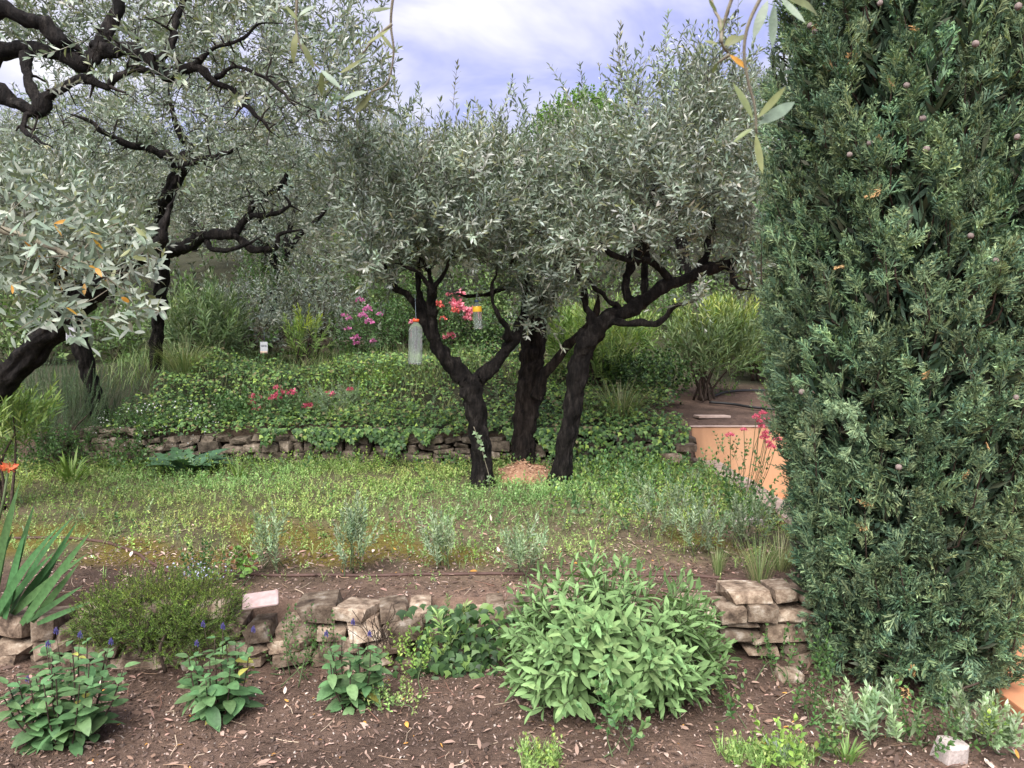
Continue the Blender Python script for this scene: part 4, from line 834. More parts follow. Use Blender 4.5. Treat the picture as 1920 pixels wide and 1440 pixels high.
for i, (pos, dl, up, L) in enumerate(SG):
    R = frames(np.array([dl]), np.array([up]))[0]
    if i < 300: child('leaf', sage_leaf[rng.integers(4)], sg, m4(R, pos, L))
    else: bm.inst((sv, sf, np.ones((len(sv), 3))), [pos], R[None], np.array([L]), pick([(.145, .24, .095), (.205, .33, .135)], 1))
bm.build('inner_leaves', M['sage_b'], sg, smooth=True, kind='stuff')

# ------------------------------------------------------------------ blue salvias in the front bed: each leaf and spike a part
sal_leaf = [mesh_of(*leaf(1, wd, 6, cu, .18, .4, .7), M['salvia']) for wd, cu in ((.55, .15), (.6, .3), (.5, .4), (.58, .02))]
M['salvia_y'] = leaf_mat('salvia_leaf_yellow', .5, .25, .3, attr=False, col=(.36, .36, .09)); sal_yel = [mesh_of(*leaf(1, wd, 6, cu, .18, .4, .7), M['salvia_y']) for wd, cu in ((.5, .35), (.45, .5), (.5, .4), (.58, .2))]
spike = head_mesh('flower_spike', .5, 70, [(.10, .09, .28), (.16, .14, .38), (.07, .07, .18)], .28)
def salvia(label, px, py, d, hgt, wid, nst, spikes):
    base = P(px, py, d); base[2] = Hz(base[0], base[1]); root = empty('salvia', base, label, 'plant'); bs = Batch()
    for i in range(nst):
        a = i * 2.4 + rng.normal(0, .3); r = wid * .5 * math.sqrt((i + .5) / nst); tip = base + np.array([math.cos(a) * r, math.sin(a) * r * .8, hgt * rng.uniform(.72, 1.0) * (1 - .28 * (r / (wid * .5)) ** 2)])
        st = base + np.array([math.cos(a), math.sin(a), 0]) * r * .35; st[2] = Hz(st[0], st[1]) - .01
        path = spline([st, st * .5 + tip * .5 + np.array([math.cos(a), math.sin(a), 0]) * .015, tip], per=6); v, f = tube(path, np.linspace(.0035, .002, len(path)), 5); bs.add(v, f, np.ones(3))
        nn = rng.integers(6, 10)
        for j in range(nn):
            t = .12 + .88 * j / (nn - 1); k = t * (len(path) - 1); k0 = int(min(k, len(path) - 2)); pos = path[k0] + (path[k0 + 1] - path[k0]) * (k - k0)
            L = .090 * (1 - .5 * t ** 2.5) * rng.uniform(.55, 1.2) * (.7 + .3 * min(1, t * 4)); q = i + j * math.pi / 2
            for sgn in (0, math.pi):
                if rng.random() < .12: continue
                q2 = q + sgn + rng.normal(0, .3); dl = unit(np.array([math.cos(q2), math.sin(q2), .35 * t + rng.normal(-.12, .2)]))
                R = frames(np.array([dl]), np.array([[rng.normal(0, .2), rng.normal(-.15, .2), 1]]))[0]; child('leaf', (sal_yel if rng.random() < .03 else sal_leaf)[rng.integers(4)], root, m4(R, pos, L))
    bs.build('stems', M['wood'], root, smooth=True, kind='stuff')
    for (sx, sy) in spikes:
        tip = P(sx, sy, d + rng.uniform(-.04, .06)); lo = np.array([tip[0] * .75 + base[0] * .25, tip[1], tip[2] - .10]); b = Batch()
        v, f = tube([lo, (lo + tip) / 2, tip + np.array([0, 0, .02])], [.0018, .0016, .001], 4); b.add(v, f, np.array([.1, .09, .16])); sp = b.build('flower_stalk', M['wood'], root)
        o = child('flower_spike', spike, sp, m4(np.eye(3), tip, np.array([.013, .013, .04])))
    return root
salvia('bushy blue-spiked salvia at the bottom left corner', 128, 1392, 2.58, .37, .42, 22, [(150, 1192), (208, 1205), (105, 1185), (52, 1275), (90, 1210)])
salvia('blue-spiked salvia in front of the mossy green shrub', 412, 1345, 2.76, .34, .28, 12, [(381, 1172), (418, 1176), (369, 1208), (475, 1182)])
salvia('small upright salvia in the middle of the front bed', 662, 1338, 2.82, .31, .22, 10, [(612, 1190), (693, 1190), (662, 1168)])

# ------------------------------------------------------------------ the tall cypress
def cyp_spray(cols):
    b = Batch()
    def sliver(p, d, L, w, c):
        d = unit(d); n = unit(np.cross(d, unit(rng.normal(0, 1, 3)))); v = np.array([p, p + d * L * .5 + n * w / 2, p + d * L * .5 - n * w / 2, p + d * L]); b.add(v, np.array([(0, 1, 2), (1, 3, 2)]), c)
    L = 1.0; c0 = pick(cols, 1)[0]
    sliver(np.zeros(3), np.array([1, 0, .1]), L, .06, c0)
    for i in range(7):
        s = .1 + .86 * i / 7; 
        for sg_ in (-1, 1):
            if rng.random() < .1: continue
            p = np.array([s, 0, .1 * s]); ll = (.46 * (1 - s) + .14) * rng.uniform(.75, 1.2); d = unit(np.array([.85, sg_ * .75, rng.normal(.15, .3)])); c = pick(cols, 1, None, .2)[0]
            sliver(p, d, ll, .07, c)
            for t in (.4, .75):
                e = p + d * ll * t
                for s3 in (-1, 1):
                    d2 = unit(d + unit(np.cross(d, [0, 0, 1])) * s3 * .75 + rng.normal(0, .2, 3)); n = unit(np.cross(d2, rng.normal(0, 1, 3))); l2 = ll * .36 * (1.15 - t * .5)
                    v = np.array([e - n * .03, e + n * .03, e + d2 * l2 * 1.2]); b.add(v, np.array([(0, 1, 2)]), c * rng.uniform(.85, 1.25))
    return np.concatenate(b.v), np.concatenate(b.f), np.concatenate(b.c)
CC = [(.07, .13, .082), (.115, .185, .105), (.165, .24, .128), (.215, .285, .145)]
sprays = [cyp_spray(CC) for _ in range(10)]
CX, CY = 1.67, 3.12
def cyp_r(z): return np.interp(z, [0, .15, .35, .7, 1.1, 1.7, 2.6, 3.4, 4.4, 5.2], [.36, .39, .42, .47, .525, .57, .575, .5, .28, .05])
cy = empty('cypress_tree', (CX, CY, 0), 'tall dense dark green columnar cypress on the right', 'tree')
v, f = tube(np.array([(CX, CY, -.1), (CX + .01, CY, 1), (CX, CY + .02, 3), (CX, CY, 4.9)]), [.09, .075, .05, .015], 12, .1); b = Batch(); b.add(v, f, np.ones(3)); b.build('trunk', M['barkm'], cy, smooth=True)
loc, dr, tn, bs = [], [], [], Batch()
nc = 1350
zz = (np.arange(nc) + rng.uniform(0, 1, nc)) / nc; zz = np.where(zz < .78, .03 + zz / .78 * 2.85, 2.88 + (zz - .78) / .22 * 2.2)
th = (np.arange(nc) * 2.39996) % 6.2832 + rng.normal(0, .15, nc)
for i in range(nc):
    z, a = zz[i], th[i]; front = math.sin(a) < .2                  # towards the camera
    if (not front and i % 5) or (z > 2.95 and i % 3): continue
    o_ = np.array([math.cos(a), math.sin(a), 0]); r = float(cyp_r(z)) * (1 + .05 * math.sin(5 * a + 3 * z) + rng.normal(0, .03))
    ln = rng.uniform(.16, .30); up = rng.uniform(.85, 1.2) if z > .45 else rng.uniform(-.6, .6)
    ax = unit(o_ * rng.uniform(.22, .55) + np.array([0, 0, up]) + rng.normal(0, .14, 3)); tip = np.array([CX, CY, z]) + o_ * r; tip[2] = max(tip[2], .05); st = tip - ax * ln
    v, f = tube([st - o_ * .12 - np.array([0, 0, .05]), st, tip - ax * .05], [.005, .004, .0015], 3, cap=False); bs.add(v, f, np.ones(3))
    m = int(7 + ln * 20); t = rng.uniform(.0, 1, m); loc.append(st + ax * ln * t[:, None] + rng.normal(0, .012, (m, 3)))
    s1 = unit(np.cross(ax, [.2, .1, 1])); s2 = np.cross(ax, s1); q = rng.uniform(0, 6.28, m); sp = (.78 - .55 * t)[:, None]
    dr.append(unit(ax * .9 + (s1 * np.cos(q)[:, None] + s2 * np.sin(q)[:, None]) * sp + o_ * .18)); tn.append(np.tile(np.clip(1 + rng.normal(0, .22), .55, 1.6) * np.array([1 + rng.normal(0, .06), 1, 1 + rng.normal(0, .04)]), (m, 1)))
loc, dr, tn = np.concatenate(loc), np.concatenate(dr), np.concatenate(tn); N = len(loc); w = rng.integers(0, 10, N); R = frames(dr); S = rng.uniform(.06, .105, N); b = Batch()
for k in range(10):
    m = w == k; b.inst(sprays[k], loc[m], R[m], S[m], tn[m])
b.build('crown', M['cypress'], cy, kind='stuff'); bs.build('branches', M['wood'], cy, kind='stuff')
# dim inner twigs so that gaps look into the tree and not through it
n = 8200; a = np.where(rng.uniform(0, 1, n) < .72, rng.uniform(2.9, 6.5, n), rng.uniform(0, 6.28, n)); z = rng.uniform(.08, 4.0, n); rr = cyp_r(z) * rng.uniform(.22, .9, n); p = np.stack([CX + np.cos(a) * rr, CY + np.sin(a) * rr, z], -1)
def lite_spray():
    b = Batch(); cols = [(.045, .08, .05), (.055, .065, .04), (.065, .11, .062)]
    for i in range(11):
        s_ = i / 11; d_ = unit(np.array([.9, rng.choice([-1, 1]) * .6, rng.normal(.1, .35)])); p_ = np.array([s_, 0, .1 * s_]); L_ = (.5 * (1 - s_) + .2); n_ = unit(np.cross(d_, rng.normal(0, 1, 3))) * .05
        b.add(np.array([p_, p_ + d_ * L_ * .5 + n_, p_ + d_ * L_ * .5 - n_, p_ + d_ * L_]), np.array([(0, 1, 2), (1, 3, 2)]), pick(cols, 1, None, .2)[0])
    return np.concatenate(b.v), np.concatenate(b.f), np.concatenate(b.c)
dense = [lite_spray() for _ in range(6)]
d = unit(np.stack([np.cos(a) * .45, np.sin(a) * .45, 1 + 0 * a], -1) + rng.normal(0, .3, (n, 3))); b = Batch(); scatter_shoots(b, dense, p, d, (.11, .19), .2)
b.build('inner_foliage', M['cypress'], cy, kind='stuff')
M['cone'] = rough_mat('cypress_cone', [(.12, .09, .08), (.24, .19, .175), (.34, .29, .275)], 40, .85, .5, 90)
def cone_mesh():
    v, f = [], []; n, m = 9, 6
    for i in range(m + 1):
        for j in range(n):
            ph = math.pi * i / m; a = 2 * math.pi * (j + .5 * (i % 2)) / n; r = 1 + .12 * ((j + i) % 2) - .1 * (i % 2)
            v.append((r * math.sin(ph) * math.cos(a), r * math.sin(ph) * math.sin(a), r * math.cos(ph)))
    for i in range(m):
        for j in range(n):
            a0, b0 = i * n + j, i * n + (j + 1) % n; f += [(a0, a0 + n, b0 + n), (a0, b0 + n, b0)]
    return mesh_of(np.array(v), np.array(f), M['cone'], 'cone', False)
cm = cone_mesh()
def on_cyp(px, py, push=.03):
    """point on the cypress skin along the sight line through a photo pixel"""
    lo, hi = 1.5, 3.1
    for _ in range(40):
        md = (lo + hi) / 2; p = P(px, py, md); r = math.hypot(p[0] - CX, p[1] - CY)
        if r > float(cyp_r(p[2])) + push: lo = md
        else: hi = md
    return P(px, py, lo)
for (px, py) in [(1631, 268), (1730, 222), (1593, 290), (1519, 48), (1528, 60), (1650, 6), (1829, 82), (1907, 257), (1867, 488), (1700, 160), (1909, 12), (1905, 745), (1685, 876), (1820, 442), (1737, 280), (1503, 735)]:
    s = rng.uniform(.009, .0125); child('cone', cm, cy, m4(np.array(Matrix.Rotation(rng.uniform(0, 3), 3, (1, .3, .5))), on_cyp(px, py, .045), np.array([s, s, s])))
dry = [cyp_spray([(.42, .26, .12), (.5, .33, .16)]) for _ in range(3)]; b = Batch()
for (px, py) in [(1565, 130), (1580, 125), (1690, 95), (1720, 60), (1650, 265), (1680, 165), (1640, 360), (1655, 355), (1600, 980), (1605, 935), (1800, 900), (1850, 830), (1745, 690), (1520, 60), (1565, 500), (1690, 1270), (1700, 1285), (1712, 1275)]:
    b.inst(dry[rng.integers(3)], [on_cyp(px, py, .015)], frames(unit(rng.normal(0, 1, (1, 3)) + np.array([[0, -.5, .2]]))), np.array([rng.uniform(.04, .07)]))
b.build('dry_sprays', M['litter'], cy, kind='stuff')
# a pale drooping spray torn loose on the front
b = Batch(); a0, a1 = on_cyp(1555, 745, .06), on_cyp(1592, 860, .07)
pth = spline([a0, (a0 + a1) / 2 + np.array([.05, -.03, .03]), a1], per=8)
k = rng.integers(0, len(pth) - 1, 34); b.inst(cyp_spray([(.17, .26, .15), (.23, .31, .17)]), pth[k], frames(unit(np.gradient(pth, axis=0)[k] + rng.normal(0, .012, (34, 3)))), rng.uniform(.05, .085, 34))
b.build('pale_spray', M['cypress'], cy, kind='stuff')

# ------------------------------------------------------------------ hillside: undergrowth, shrubs, one bright green tree
farbroad = [shoot(.26, 6, 2, .075, .04, 1.0, c, None, 1, .2, stem=.004) for c in ([(.09, .15, .05), (.13, .2, .07)], [(.14, .22, .08), (.2, .28, .11)], [(.19, .23, .16), (.26, .3, .22)])]
b = Batch(); n = 2700; y = 9.2 + 22 * rng.uniform(0, 1, n) ** 1.5; x = rng.uniform(-.85, .75, n) * y
kk = ~((y < 10.0) & (rng.uniform(0, 1, n) < .5)); x, y = x[kk], y[kk]; n = len(x)
z = H(x, y); scatter_shoots(b, farbroad, np.stack([x, y, z + rng.uniform(0, .25, n)], -1), unit(rng.normal(0, .6, (n, 3)) + np.array([0, -.2, .9])), (.9, 1.9), .25)
o = b.build('undergrowth', M['leaf']); tag(o, 'mixed green undergrowth covering the hillside behind the olives', 'undergrowth', None, 'stuff')
SH = [('low grey olive scrub right of the slim left trunk', 480, 585, 9.6, 95, 60, olive_t, 230, 'olive'), ('grey olive scrub drooping above the yellow shrub', 605, 560, 9.9, 85, 75, olive_t, 230, 'olive'), ('fresh green bush under the lowest left limb', 500, 520, 11.0, 60, 45, farbroad[1:2] + mint, 200, 'leaf'),
      ('green bush behind the hanging bottle, in front of the far olives', 735, 545, 10.6, 90, 50, farbroad[:2] + mint[:2], 260, 'leaf'), ('bushy green scrub behind the yellow bottle label', 960, 560, 10.6, 110, 50, farbroad[:2], 260, 'leaf'), ('green scrub above the round oleander', 1270, 575, 10.4, 120, 40, farbroad[:2] + mint[:2], 300, 'leaf'),
      ('dark shrub between cypress and round oleander', 1420, 640, 9.4, 60, 60, farbroad[:1], 160, 'leaf'), ('mid green scrub at the far left behind the leaning trunk', 40, 600, 9.2, 90, 70, farbroad[:2], 260, 'leaf'), ('dark ivy-like scrub left of the slim olive trunk', 220, 620, 9.4, 80, 60, farbroad[:1] + smallleaf[:2], 260, 'leaf')]
for lab, px, py, d, rx, ry, tm, n, mt in SH:
    bush('shrub', lab, 'shrub', gpt(px, d), [px_blob(px, py, d, rx, ry, .6), px_blob(px + 15, py + ry * .6, d - .1, rx * .9, ry * .6, .5)], tm, n, mt, nstem=8, tint=.2)
gt = empty('broadleaf_tree', (1.15, 22, Hz(1.15, 22)), 'bright green leafy tree rising behind the olives against the sky', 'tree')
tp = P(1085, 215, 22); v, f = tube([(1.15, 22, Hz(1.15, 22) - .2), (1.3, 22, 6), tuple(tp)], [.16, .12, .05], 8, .1); b = Batch(); b.add(v, f, np.ones(3)); b.build('trunk', M['bark'], gt, smooth=True)
lm = [np.array([[1.3, 22, 5.5 + .4 * k, .06] for k in range(6)])]; blobs = [px_blob(1090, 235, 22, 75, 42, 1.2), px_blob(1050, 260, 22, 50, 40, .9), px_blob(1140, 255, 22, 50, 40, .9)]
at, _ = in_blobs(blobs, 420, .3); segs, nd, nr = grow(lm, at[:120]); b = Batch()
for pts, r0, r1 in segs: v, f = tube(pts, np.linspace(r0, r1, len(pts)), 3, cap=False); b.add(v, f, np.ones(3))
b.build('branches', M['twig'], gt, kind='stuff'); b = Batch()
scatter_shoots(b, [shoot(.4, 6, 2, .14, .1, 1.0, [(.12, .22, .05), (.17, .29, .07)], None, 1, .1, stem=.005) for _ in range(4)], np.concatenate([at, at + rng.normal(0, .2, at.shape)]), unit(rng.normal(0, .7, (840, 3)) + np.array([0, 0, .5]))); b.build('crown', M['leaf'], gt, kind='stuff')

# long grass on the upper terrace
T = [blade(1, .022, q, 3) for q in (.2, .6, 1.1, 1.7)]; b = Batch(); n = 5200; x = rng.uniform(-4.4, -.3, n); y = rng.uniform(7.5, 9.6, n); k = (noise(np.stack([x, y], -1), 1.3, 2) > -.5) & (x < .35 - .08 * y); x, y = x[k], y[k]; n = len(x)
a = rng.uniform(0, 6.28, n); R = frames(unit(np.stack([np.cos(a) * .4, np.sin(a) * .4, 1 + 0 * a], -1) + rng.normal(0, .15, (n, 3))), np.stack([-np.cos(a), -np.sin(a), .4 + 0 * a], -1)); w = rng.integers(0, 4, n); S = rng.uniform(.12, .34, n); c = pick([(.10, .17, .06), (.15, .22, .08), (.22, .27, .11)], n, None, .2)
for q in range(4):
    m = w == q; b.inst((*T[q], np.ones((len(T[q][0]), 3))), np.stack([x, y, H(x, y)], -1)[m], R[m], S[m], c[m])
o = b.build('long_grass', M['leaf']); tag(o, 'long loose grass on the upper terrace behind the bank', 'grass', None, 'stuff')

# ------------------------------------------------------------------ lawn weeds, ground cover, litter, clods
LG = [(.17, .29, .085), (.25, .39, .12), (.355, .48, .17), (.43, .47, .19)]
weed = [shoot(.05, 4, 2, .020, .010, 1.0, LG, [2, 4, 4, 1.5], 1, .3, stem=0, taper=.8) for _ in range(6)]
gr = []
for q in range(4):
    bb = Batch(); t0 = blade(1, .035, .5 + .3 * q, 2)
    a = rng.uniform(0, 6.28, 6); bb.inst((*t0, np.ones((len(t0[0]), 3))), rng.normal(0, .008, (6, 3)) * np.array([1, 1, 0]), frames(unit(np.stack([np.cos(a) * .5, np.sin(a) * .5, 1 + 0 * a], -1)), np.stack([-np.cos(a), -np.sin(a), .4 + 0 * a], -1)), rng.uniform(.04, .085, 6), pick(LG, 6)); gr.append((np.concatenate(bb.v), np.concatenate(bb.f), np.concatenate(bb.c)))
# shoots grow along +x: stand them up; tufts already stand
n = 15000; x = rng.uniform(-4.6, 1.69, n); y = 3.42 + 3.15 * rng.uniform(0, 1, n) ** .85; k = (rng.uniform(0, 1, n) < lawn_density(x, y) * (.75 + .45 * noise(np.stack([x, y], -1), 3.6, 7)) + .03) & (np.abs(x) < y * .76 + .3); x, y = x[k], y[k]; n = len(x)
pos = np.stack([x, y, H(x, y)], -1); tn = (1 + .28 * noise(pos, 1.2, 5) + rng.normal(0, .15, n)).clip(.4, 1.7)[:, None] * (np.array([1, 1, 1]) + .22 * noise(pos, .7, 8)[:, None] * np.array([1, .15, -.3]))
isg = rng.uniform(0, 1, n) < .34 + .2 * noise(pos, 1.1, 1); b = Batch(); w = rng.integers(0, 24, n); S = rng.uniform(.6, 1.45, n) * (1 + .25 * noise(pos, 1.6, 3)) * (.75 + .4 * sstep(4.2, 6, y)); R = frames(unit(rng.normal(0, .45, (n, 3)) + np.array([0, 0, 1]))); rz = rng.uniform(0, 6.28, n)
RZ = np.stack([np.stack([np.cos(rz), -np.sin(rz), 0 * rz], -1), np.stack([np.sin(rz), np.cos(rz), 0 * rz], -1), np.stack([0 * rz, 0 * rz, 1 + 0 * rz], -1)], 1)
for q in range(6): m = ~isg & (w % 6 == q); b.inst(weed[q], pos[m], R[m], S[m], tn[m])
for q in range(4): m = isg & (w % 4 == q); b.inst(gr[q], pos[m], RZ[m], S[m], tn[m])
o = b.build('lawn_weeds', M['leaf']); tag(o, 'patchy lawn of small weeds and grass on the middle terrace', 'lawn', None, 'stuff')
b = Batch(); n = 620; x = rng.uniform(-4.2, 1.6, n); y = rng.uniform(3.9, 6.5, n); k = rng.uniform(0, 1, n) < lawn_density(x, y) * (.5 + .6 * noise(np.stack([x, y], -1), 2.1, 9)); x, y = x[k], y[k]; n = len(x)
scatter_shoots(b, limeleaf + mint[:3] + smallleaf[:2] + artem[:2], np.stack([x, y, H(x, y)], -1), unit(rng.normal(0, .4, (n, 3)) + np.array([0, 0, 1])), (.35, .85), .25); o = b.build('lawn_herbs', M['leaf']); tag(o, 'taller herbs sprouting through the patchy lawn', 'herbs', None, 'stuff')
# taller leafy cover on the right of the lawn
b = Batch(); n = 950; x = rng.uniform(.15, 1.72, n); y = rng.uniform(4.35, 6.4, n); k = rng.uniform(0, 1, n) < sstep(.1, 1.1, x) * (.45 + .5 * noise(np.stack([x, y], -1), 1.8, 2)) + .06; x, y = x[k], y[k]; n = len(x)
scatter_shoots(b, mint + limeleaf[:3] + artem[:1], np.stack([x, y, H(x, y)], -1), unit(rng.normal(0, .4, (n, 3)) + np.array([0, 0, 1])), (.6, 1.25), .2); o = b.build('leafy_groundcover', M['leaf']); tag(o, 'fresh green leafy weeds on the right of the lawn towards the cypress', 'weeds', None, 'stuff')
# weeds at the foot of the back wall and along the bottom edge of the picture
b = Batch(); n = 800; x = rng.uniform(-3.6, 1.5, n); y = rng.uniform(6.05, 6.52, n); scatter_shoots(b, limeleaf + mint[:3] + weed, np.stack([x, y, H(x, y)], -1), unit(rng.normal(0, .35, (n, 3)) + np.array([0, 0, 1])), (.5, 1.1), .2); o = b.build('wall_foot_weeds', M['leaf']); tag(o, 'fresh weeds along the foot of the back stone wall', 'weeds', None, 'stuff')
b = Batch(); n = 520; x = rng.uniform(-.65, 1.0, n); y = 2.46 - np.abs(rng.normal(0, .07, n)); k = noise(np.stack([x, y * 0], -1), 4.5, 6) > -.15; x, y = x[k], y[k]; n = len(x)
scatter_shoots(b, weed + limeleaf[:2] + weed, np.stack([x, y, H(x, y)], -1), unit(rng.normal(0, .45, (n, 3)) + np.array([0, 0, 1])), (.5, 1.2), .2); m = rng.integers(0, n, 260); b.inst(gr[0], np.stack([x, y, H(x, y)], -1)[m], RZ[:260], rng.uniform(.5, 1.0, 260), np.ones((260, 3)) * 1.0)
o = b.build('front_weeds', M['leaf']); tag(o, 'light green weeds along the very front edge of the bed', 'weeds', None, 'stuff')

def soil_spots(n, seed=0):
    x = rng.uniform(-2.4, 2.0, n); y = np.where(rng.uniform(0, 1, n) < .55, rng.uniform(2.0, 3.14, n), rng.uniform(3.36, 4.7, n)); k = (np.abs(x) < y * .72 + .1) & ~((y > 4.1) & (rng.uniform(0, 1, n) < .6)) & ~((x > 1.88)); return x[k], y[k]
b = Batch(); x, y = soil_spots(21000); n = len(x); big = rng.uniform(0, 1, n) < .16
lt = [leaf(1, wd, 2, cu, .3) for wd, cu in ((.26, .2), (.34, -.25), (.22, .5), (.4, .1))]
LC = [(.17, .11, .082), (.29, .2, .16), (.42, .31, .26), (.54, .45, .39), (.10, .068, .055), (.48, .24, .06), (.37, .23, .19)]
c = pick(LC, n, [5, 4, 2.2, .6, 7, .3, 1.6], .2); S = np.where(big, rng.uniform(.022, .048, n), rng.uniform(.008, .024, n)); d = unit(rng.normal(0, 1, (n, 3)) * np.array([1, 1, .22])); R = frames(d, np.array([0, 0, 1]) + rng.normal(0, .35, (n, 3))); w = rng.integers(0, 4, n); pos = np.stack([x, y, H(x, y) + .004 + S * .08], -1)
for q in range(4): m = w == q; b.inst((*lt[q], np.ones((6, 3))), pos[m], R[m], S[m], c[m])
o = b.build('leaf_litter', M['litter']); tag(o, 'dry tan and pinkish fallen leaves scattered over the soil beds', 'litter', None, 'stuff')
b = Batch(); x, y = soil_spots(13000); n = len(x); ov = np.array([(1, 0, 0), (-.8, .6, 0), (-.7, -.7, .1), (0, 0, 1.0), (0, .1, -.9)]) * .5; of = np.array([(0, 1, 3), (1, 2, 3), (2, 0, 3), (1, 0, 4), (2, 1, 4), (0, 2, 4)])
S = (rng.uniform(.004, .016, n) * np.where(rng.uniform(0, 1, n) < .05, 2.1, 1))[:, None] * rng.uniform(.6, 1.4, (n, 3)); b.inst((ov, of, np.ones((5, 3))), np.stack([x, y, H(x, y) + .001], -1), frames(unit(rng.normal(0, 1, (n, 3)))), S, pick([(.10, .072, .06), (.16, .115, .097), (.24, .18, .155), (.45, .39, .35)], n, [5, 4, 1.5, .45], .2))
o = b.build('soil_crumbs', M['clod']); tag(o, 'crumbs of soil and small pebbles on the beds', 'soil', None, 'stuff')

b = Batch(); x, y = soil_spots(520); n = len(x)
for i in range(n):
    a = rng.uniform(0, 6.28); L = rng.uniform(.03, .13); p0 = np.array([x[i], y[i], Hz(x[i], y[i]) + .006]); e = p0 + np.array([math.cos(a) * L, math.sin(a) * L, rng.uniform(0, .012)]); mdp = (p0 + e) / 2 + rng.normal(0, .008, 3) * np.array([1, 1, .3])
    v, f = tube([p0, mdp, e], rng.uniform(.0007, .002), 3, cap=False); b.add(v, f, pick([(.1, .065, .05), (.3, .2, .14), (.22, .12, .09), (.5, .4, .3)], 1)[0])
o = b.build('fallen_twigs', M['litter']); tag(o, 'thin fallen twigs and straws on the soil beds', 'twigs', None, 'stuff')
# sawdust mound between the trunks
mp = gpt(978, 6.02); th_, rr_ = np.meshgrid(np.linspace(0, 6.2832, 25)[:-1], np.linspace(0, 1, 9)); mx_ = mp[0] + np.cos(th_) * rr_ * (.29 + .05 * np.sin(3 * th_)); my_ = mp[1] + np.sin(th_) * rr_ * .22
mz_ = H(mx_, my_) - .01 + .15 * np.clip(1 - rr_ ** 1.6, 0, 1) * (1 + .18 * noise(np.stack([mx_, my_], -1), 14, 2) + .3 * noise(np.stack([mx_, my_], -1), 6, 5)); vv = np.stack([mx_, my_, mz_], -1).reshape(-1, 3); ff = []
for i in range(8):
    for j in range(24): a0, b0 = i * 24 + j, i * 24 + (j + 1) % 24; ff += [(a0, a0 + 24, b0 + 24), (a0, b0 + 24, b0)]
M['dust'] = rough_mat('sawdust', [(.20, .10, .06), (.33, .19, .12), (.42, .27, .18)], 40, .95, .8, 90)
md = empty('sawdust_mound', mp, 'reddish sawdust heap on the ground between the olive trunks', 'mound'); b = Batch(); b.add(vv, np.array(ff), np.ones(3)); b.build('heap', M['dust'], md, smooth=True)
b = Batch(); n = 1500; k = rng.integers(0, len(vv), n); p = vv[k] + rng.normal(0, .02, (n, 3)) * np.array([1, 1, .25]); b.inst((*leaf(1, .3, 1, .1, .2), np.ones((4, 3))), p, frames(unit(rng.normal(0, 1, (n, 3)) * np.array([1, 1, .4]))), rng.uniform(.012, .035, n), pick([(.45, .27, .17), (.3, .16, .1), (.55, .38, .27), (.2, .11, .07)], n)); b.build('shavings', M['litter'], md, kind='stuff')

# ------------------------------------------------------------------ small plants, one by one
def sprig(name, label, px, d, h, w, tm, n, mat='leaf', cat='plant', dy=.12, up=.9, sc=(.7, 1.1), stem='stem'):
    g0 = gpt(px, d); return bush(name, label, cat, g0, [(g0 + np.array([0, 0, h * .55]), np.array([w / 2, dy, h * .45]), 1)], tm, n, mat, nstem=max(5, n // 6), srad=.003, stem_mat=stem, upw=up, spread=.35, jitter=.3, scale=sc, shell=.1)
sprig('artemisia', 'feathery silver-green plant on the soil above the mossy shrub', 500, 3.72, .2, .14, artem, 26)
sprig('artemisia', 'feathery silver-green plant standing behind the wall left of the centre', 660, 3.72, .28, .16, artem, 44)
sprig('artemisia', 'feathery silver-green plant behind the wall, nearer the sage bush', 822, 3.75, .22, .15, artem, 32)
sprig('artemisia', 'silvery plant directly behind the sage bush', 985, 3.62, .2, .2, artem, 34)
sprig('artemisia', 'tall thin silvery stems behind the right of the sage bush', 1240, 4.2, .3, .3, artem, 34)
sprig('artemisia', 'silvery weeds left of the cypress in front of the pale stone', 1400, 4.1, .22, .26, artem + mint[:1], 50)
sprig('artemisia', 'loose silvery stems behind the sage, beside the green tuft', 1320, 3.9, .2, .24, artem, 34)
sprig('artemisia', 'bright silver-green artemisia in front of the cypress foot', 1660, 2.52, .09, .22, artem_b, 40, sc=(.55, .95))
sprig('artemisia', 'silver-green artemisia at the bottom right beside the pinkish stone', 1862, 2.48, .09, .2, artem_b + limeleaf[:1], 42, sc=(.55, .95))
sprig('artemisia', 'silver bush with pale flowers at the right edge behind the cypress', 1925, 3.5, .32, .4, artem, 60)
sprig('box_sprig', 'small leafy box sprig at the left foot of the cypress', 1555, 2.86, .15, .07, smallleaf, 14, 'gloss')
sprig('box_sprig', 'box sprig lying in the bed left of the silver artemisia', 1525, 2.66, .09, .1, smallleaf, 12, 'gloss')
sprig('box_sprig', 'small box sprig between sage bush and cypress, by the wall', 1470, 2.98, .1, .12, smallleaf, 12, 'gloss')
sprig('box_sprig', 'box sprig at the right foot of the sage bush', 1383, 2.68, .08, .08, smallleaf, 9, 'gloss')
sprig('box_sprig', 'box sprig right of the silver artemisia', 1745, 2.5, .1, .08, smallleaf, 10, 'gloss')
sprig('box_sprig', 'box sprig just left of the bottom right artemisia', 1800, 2.5, .1, .1, smallleaf, 12, 'gloss')
sprig('box_sprig', 'tiny box sprig at the bottom edge left of the silver artemisia', 1568, 2.42, .1, .06, smallleaf, 9, 'gloss')
sprig('spurge_seedling', 'single upright pale spurge stem against the front wall', 832, 3.05, .28, .08, [shoot(.12, 8, 3, .06, .011, 1.1, [(.2, .3, .1), (.26, .36, .14)], None, 2, .0, stem=.003, scol=(.2, .27, .12))], 7, up=1.4)
sprig('green_weed', 'leafy weed standing at the bottom edge below the sage bush', 1168, 2.44, .15, .1, mint, 12)
sprig('clover_patch', 'patch of small light green leaves on soil by the middle salvia', 745, 2.78, .05, .3, weed, 40)
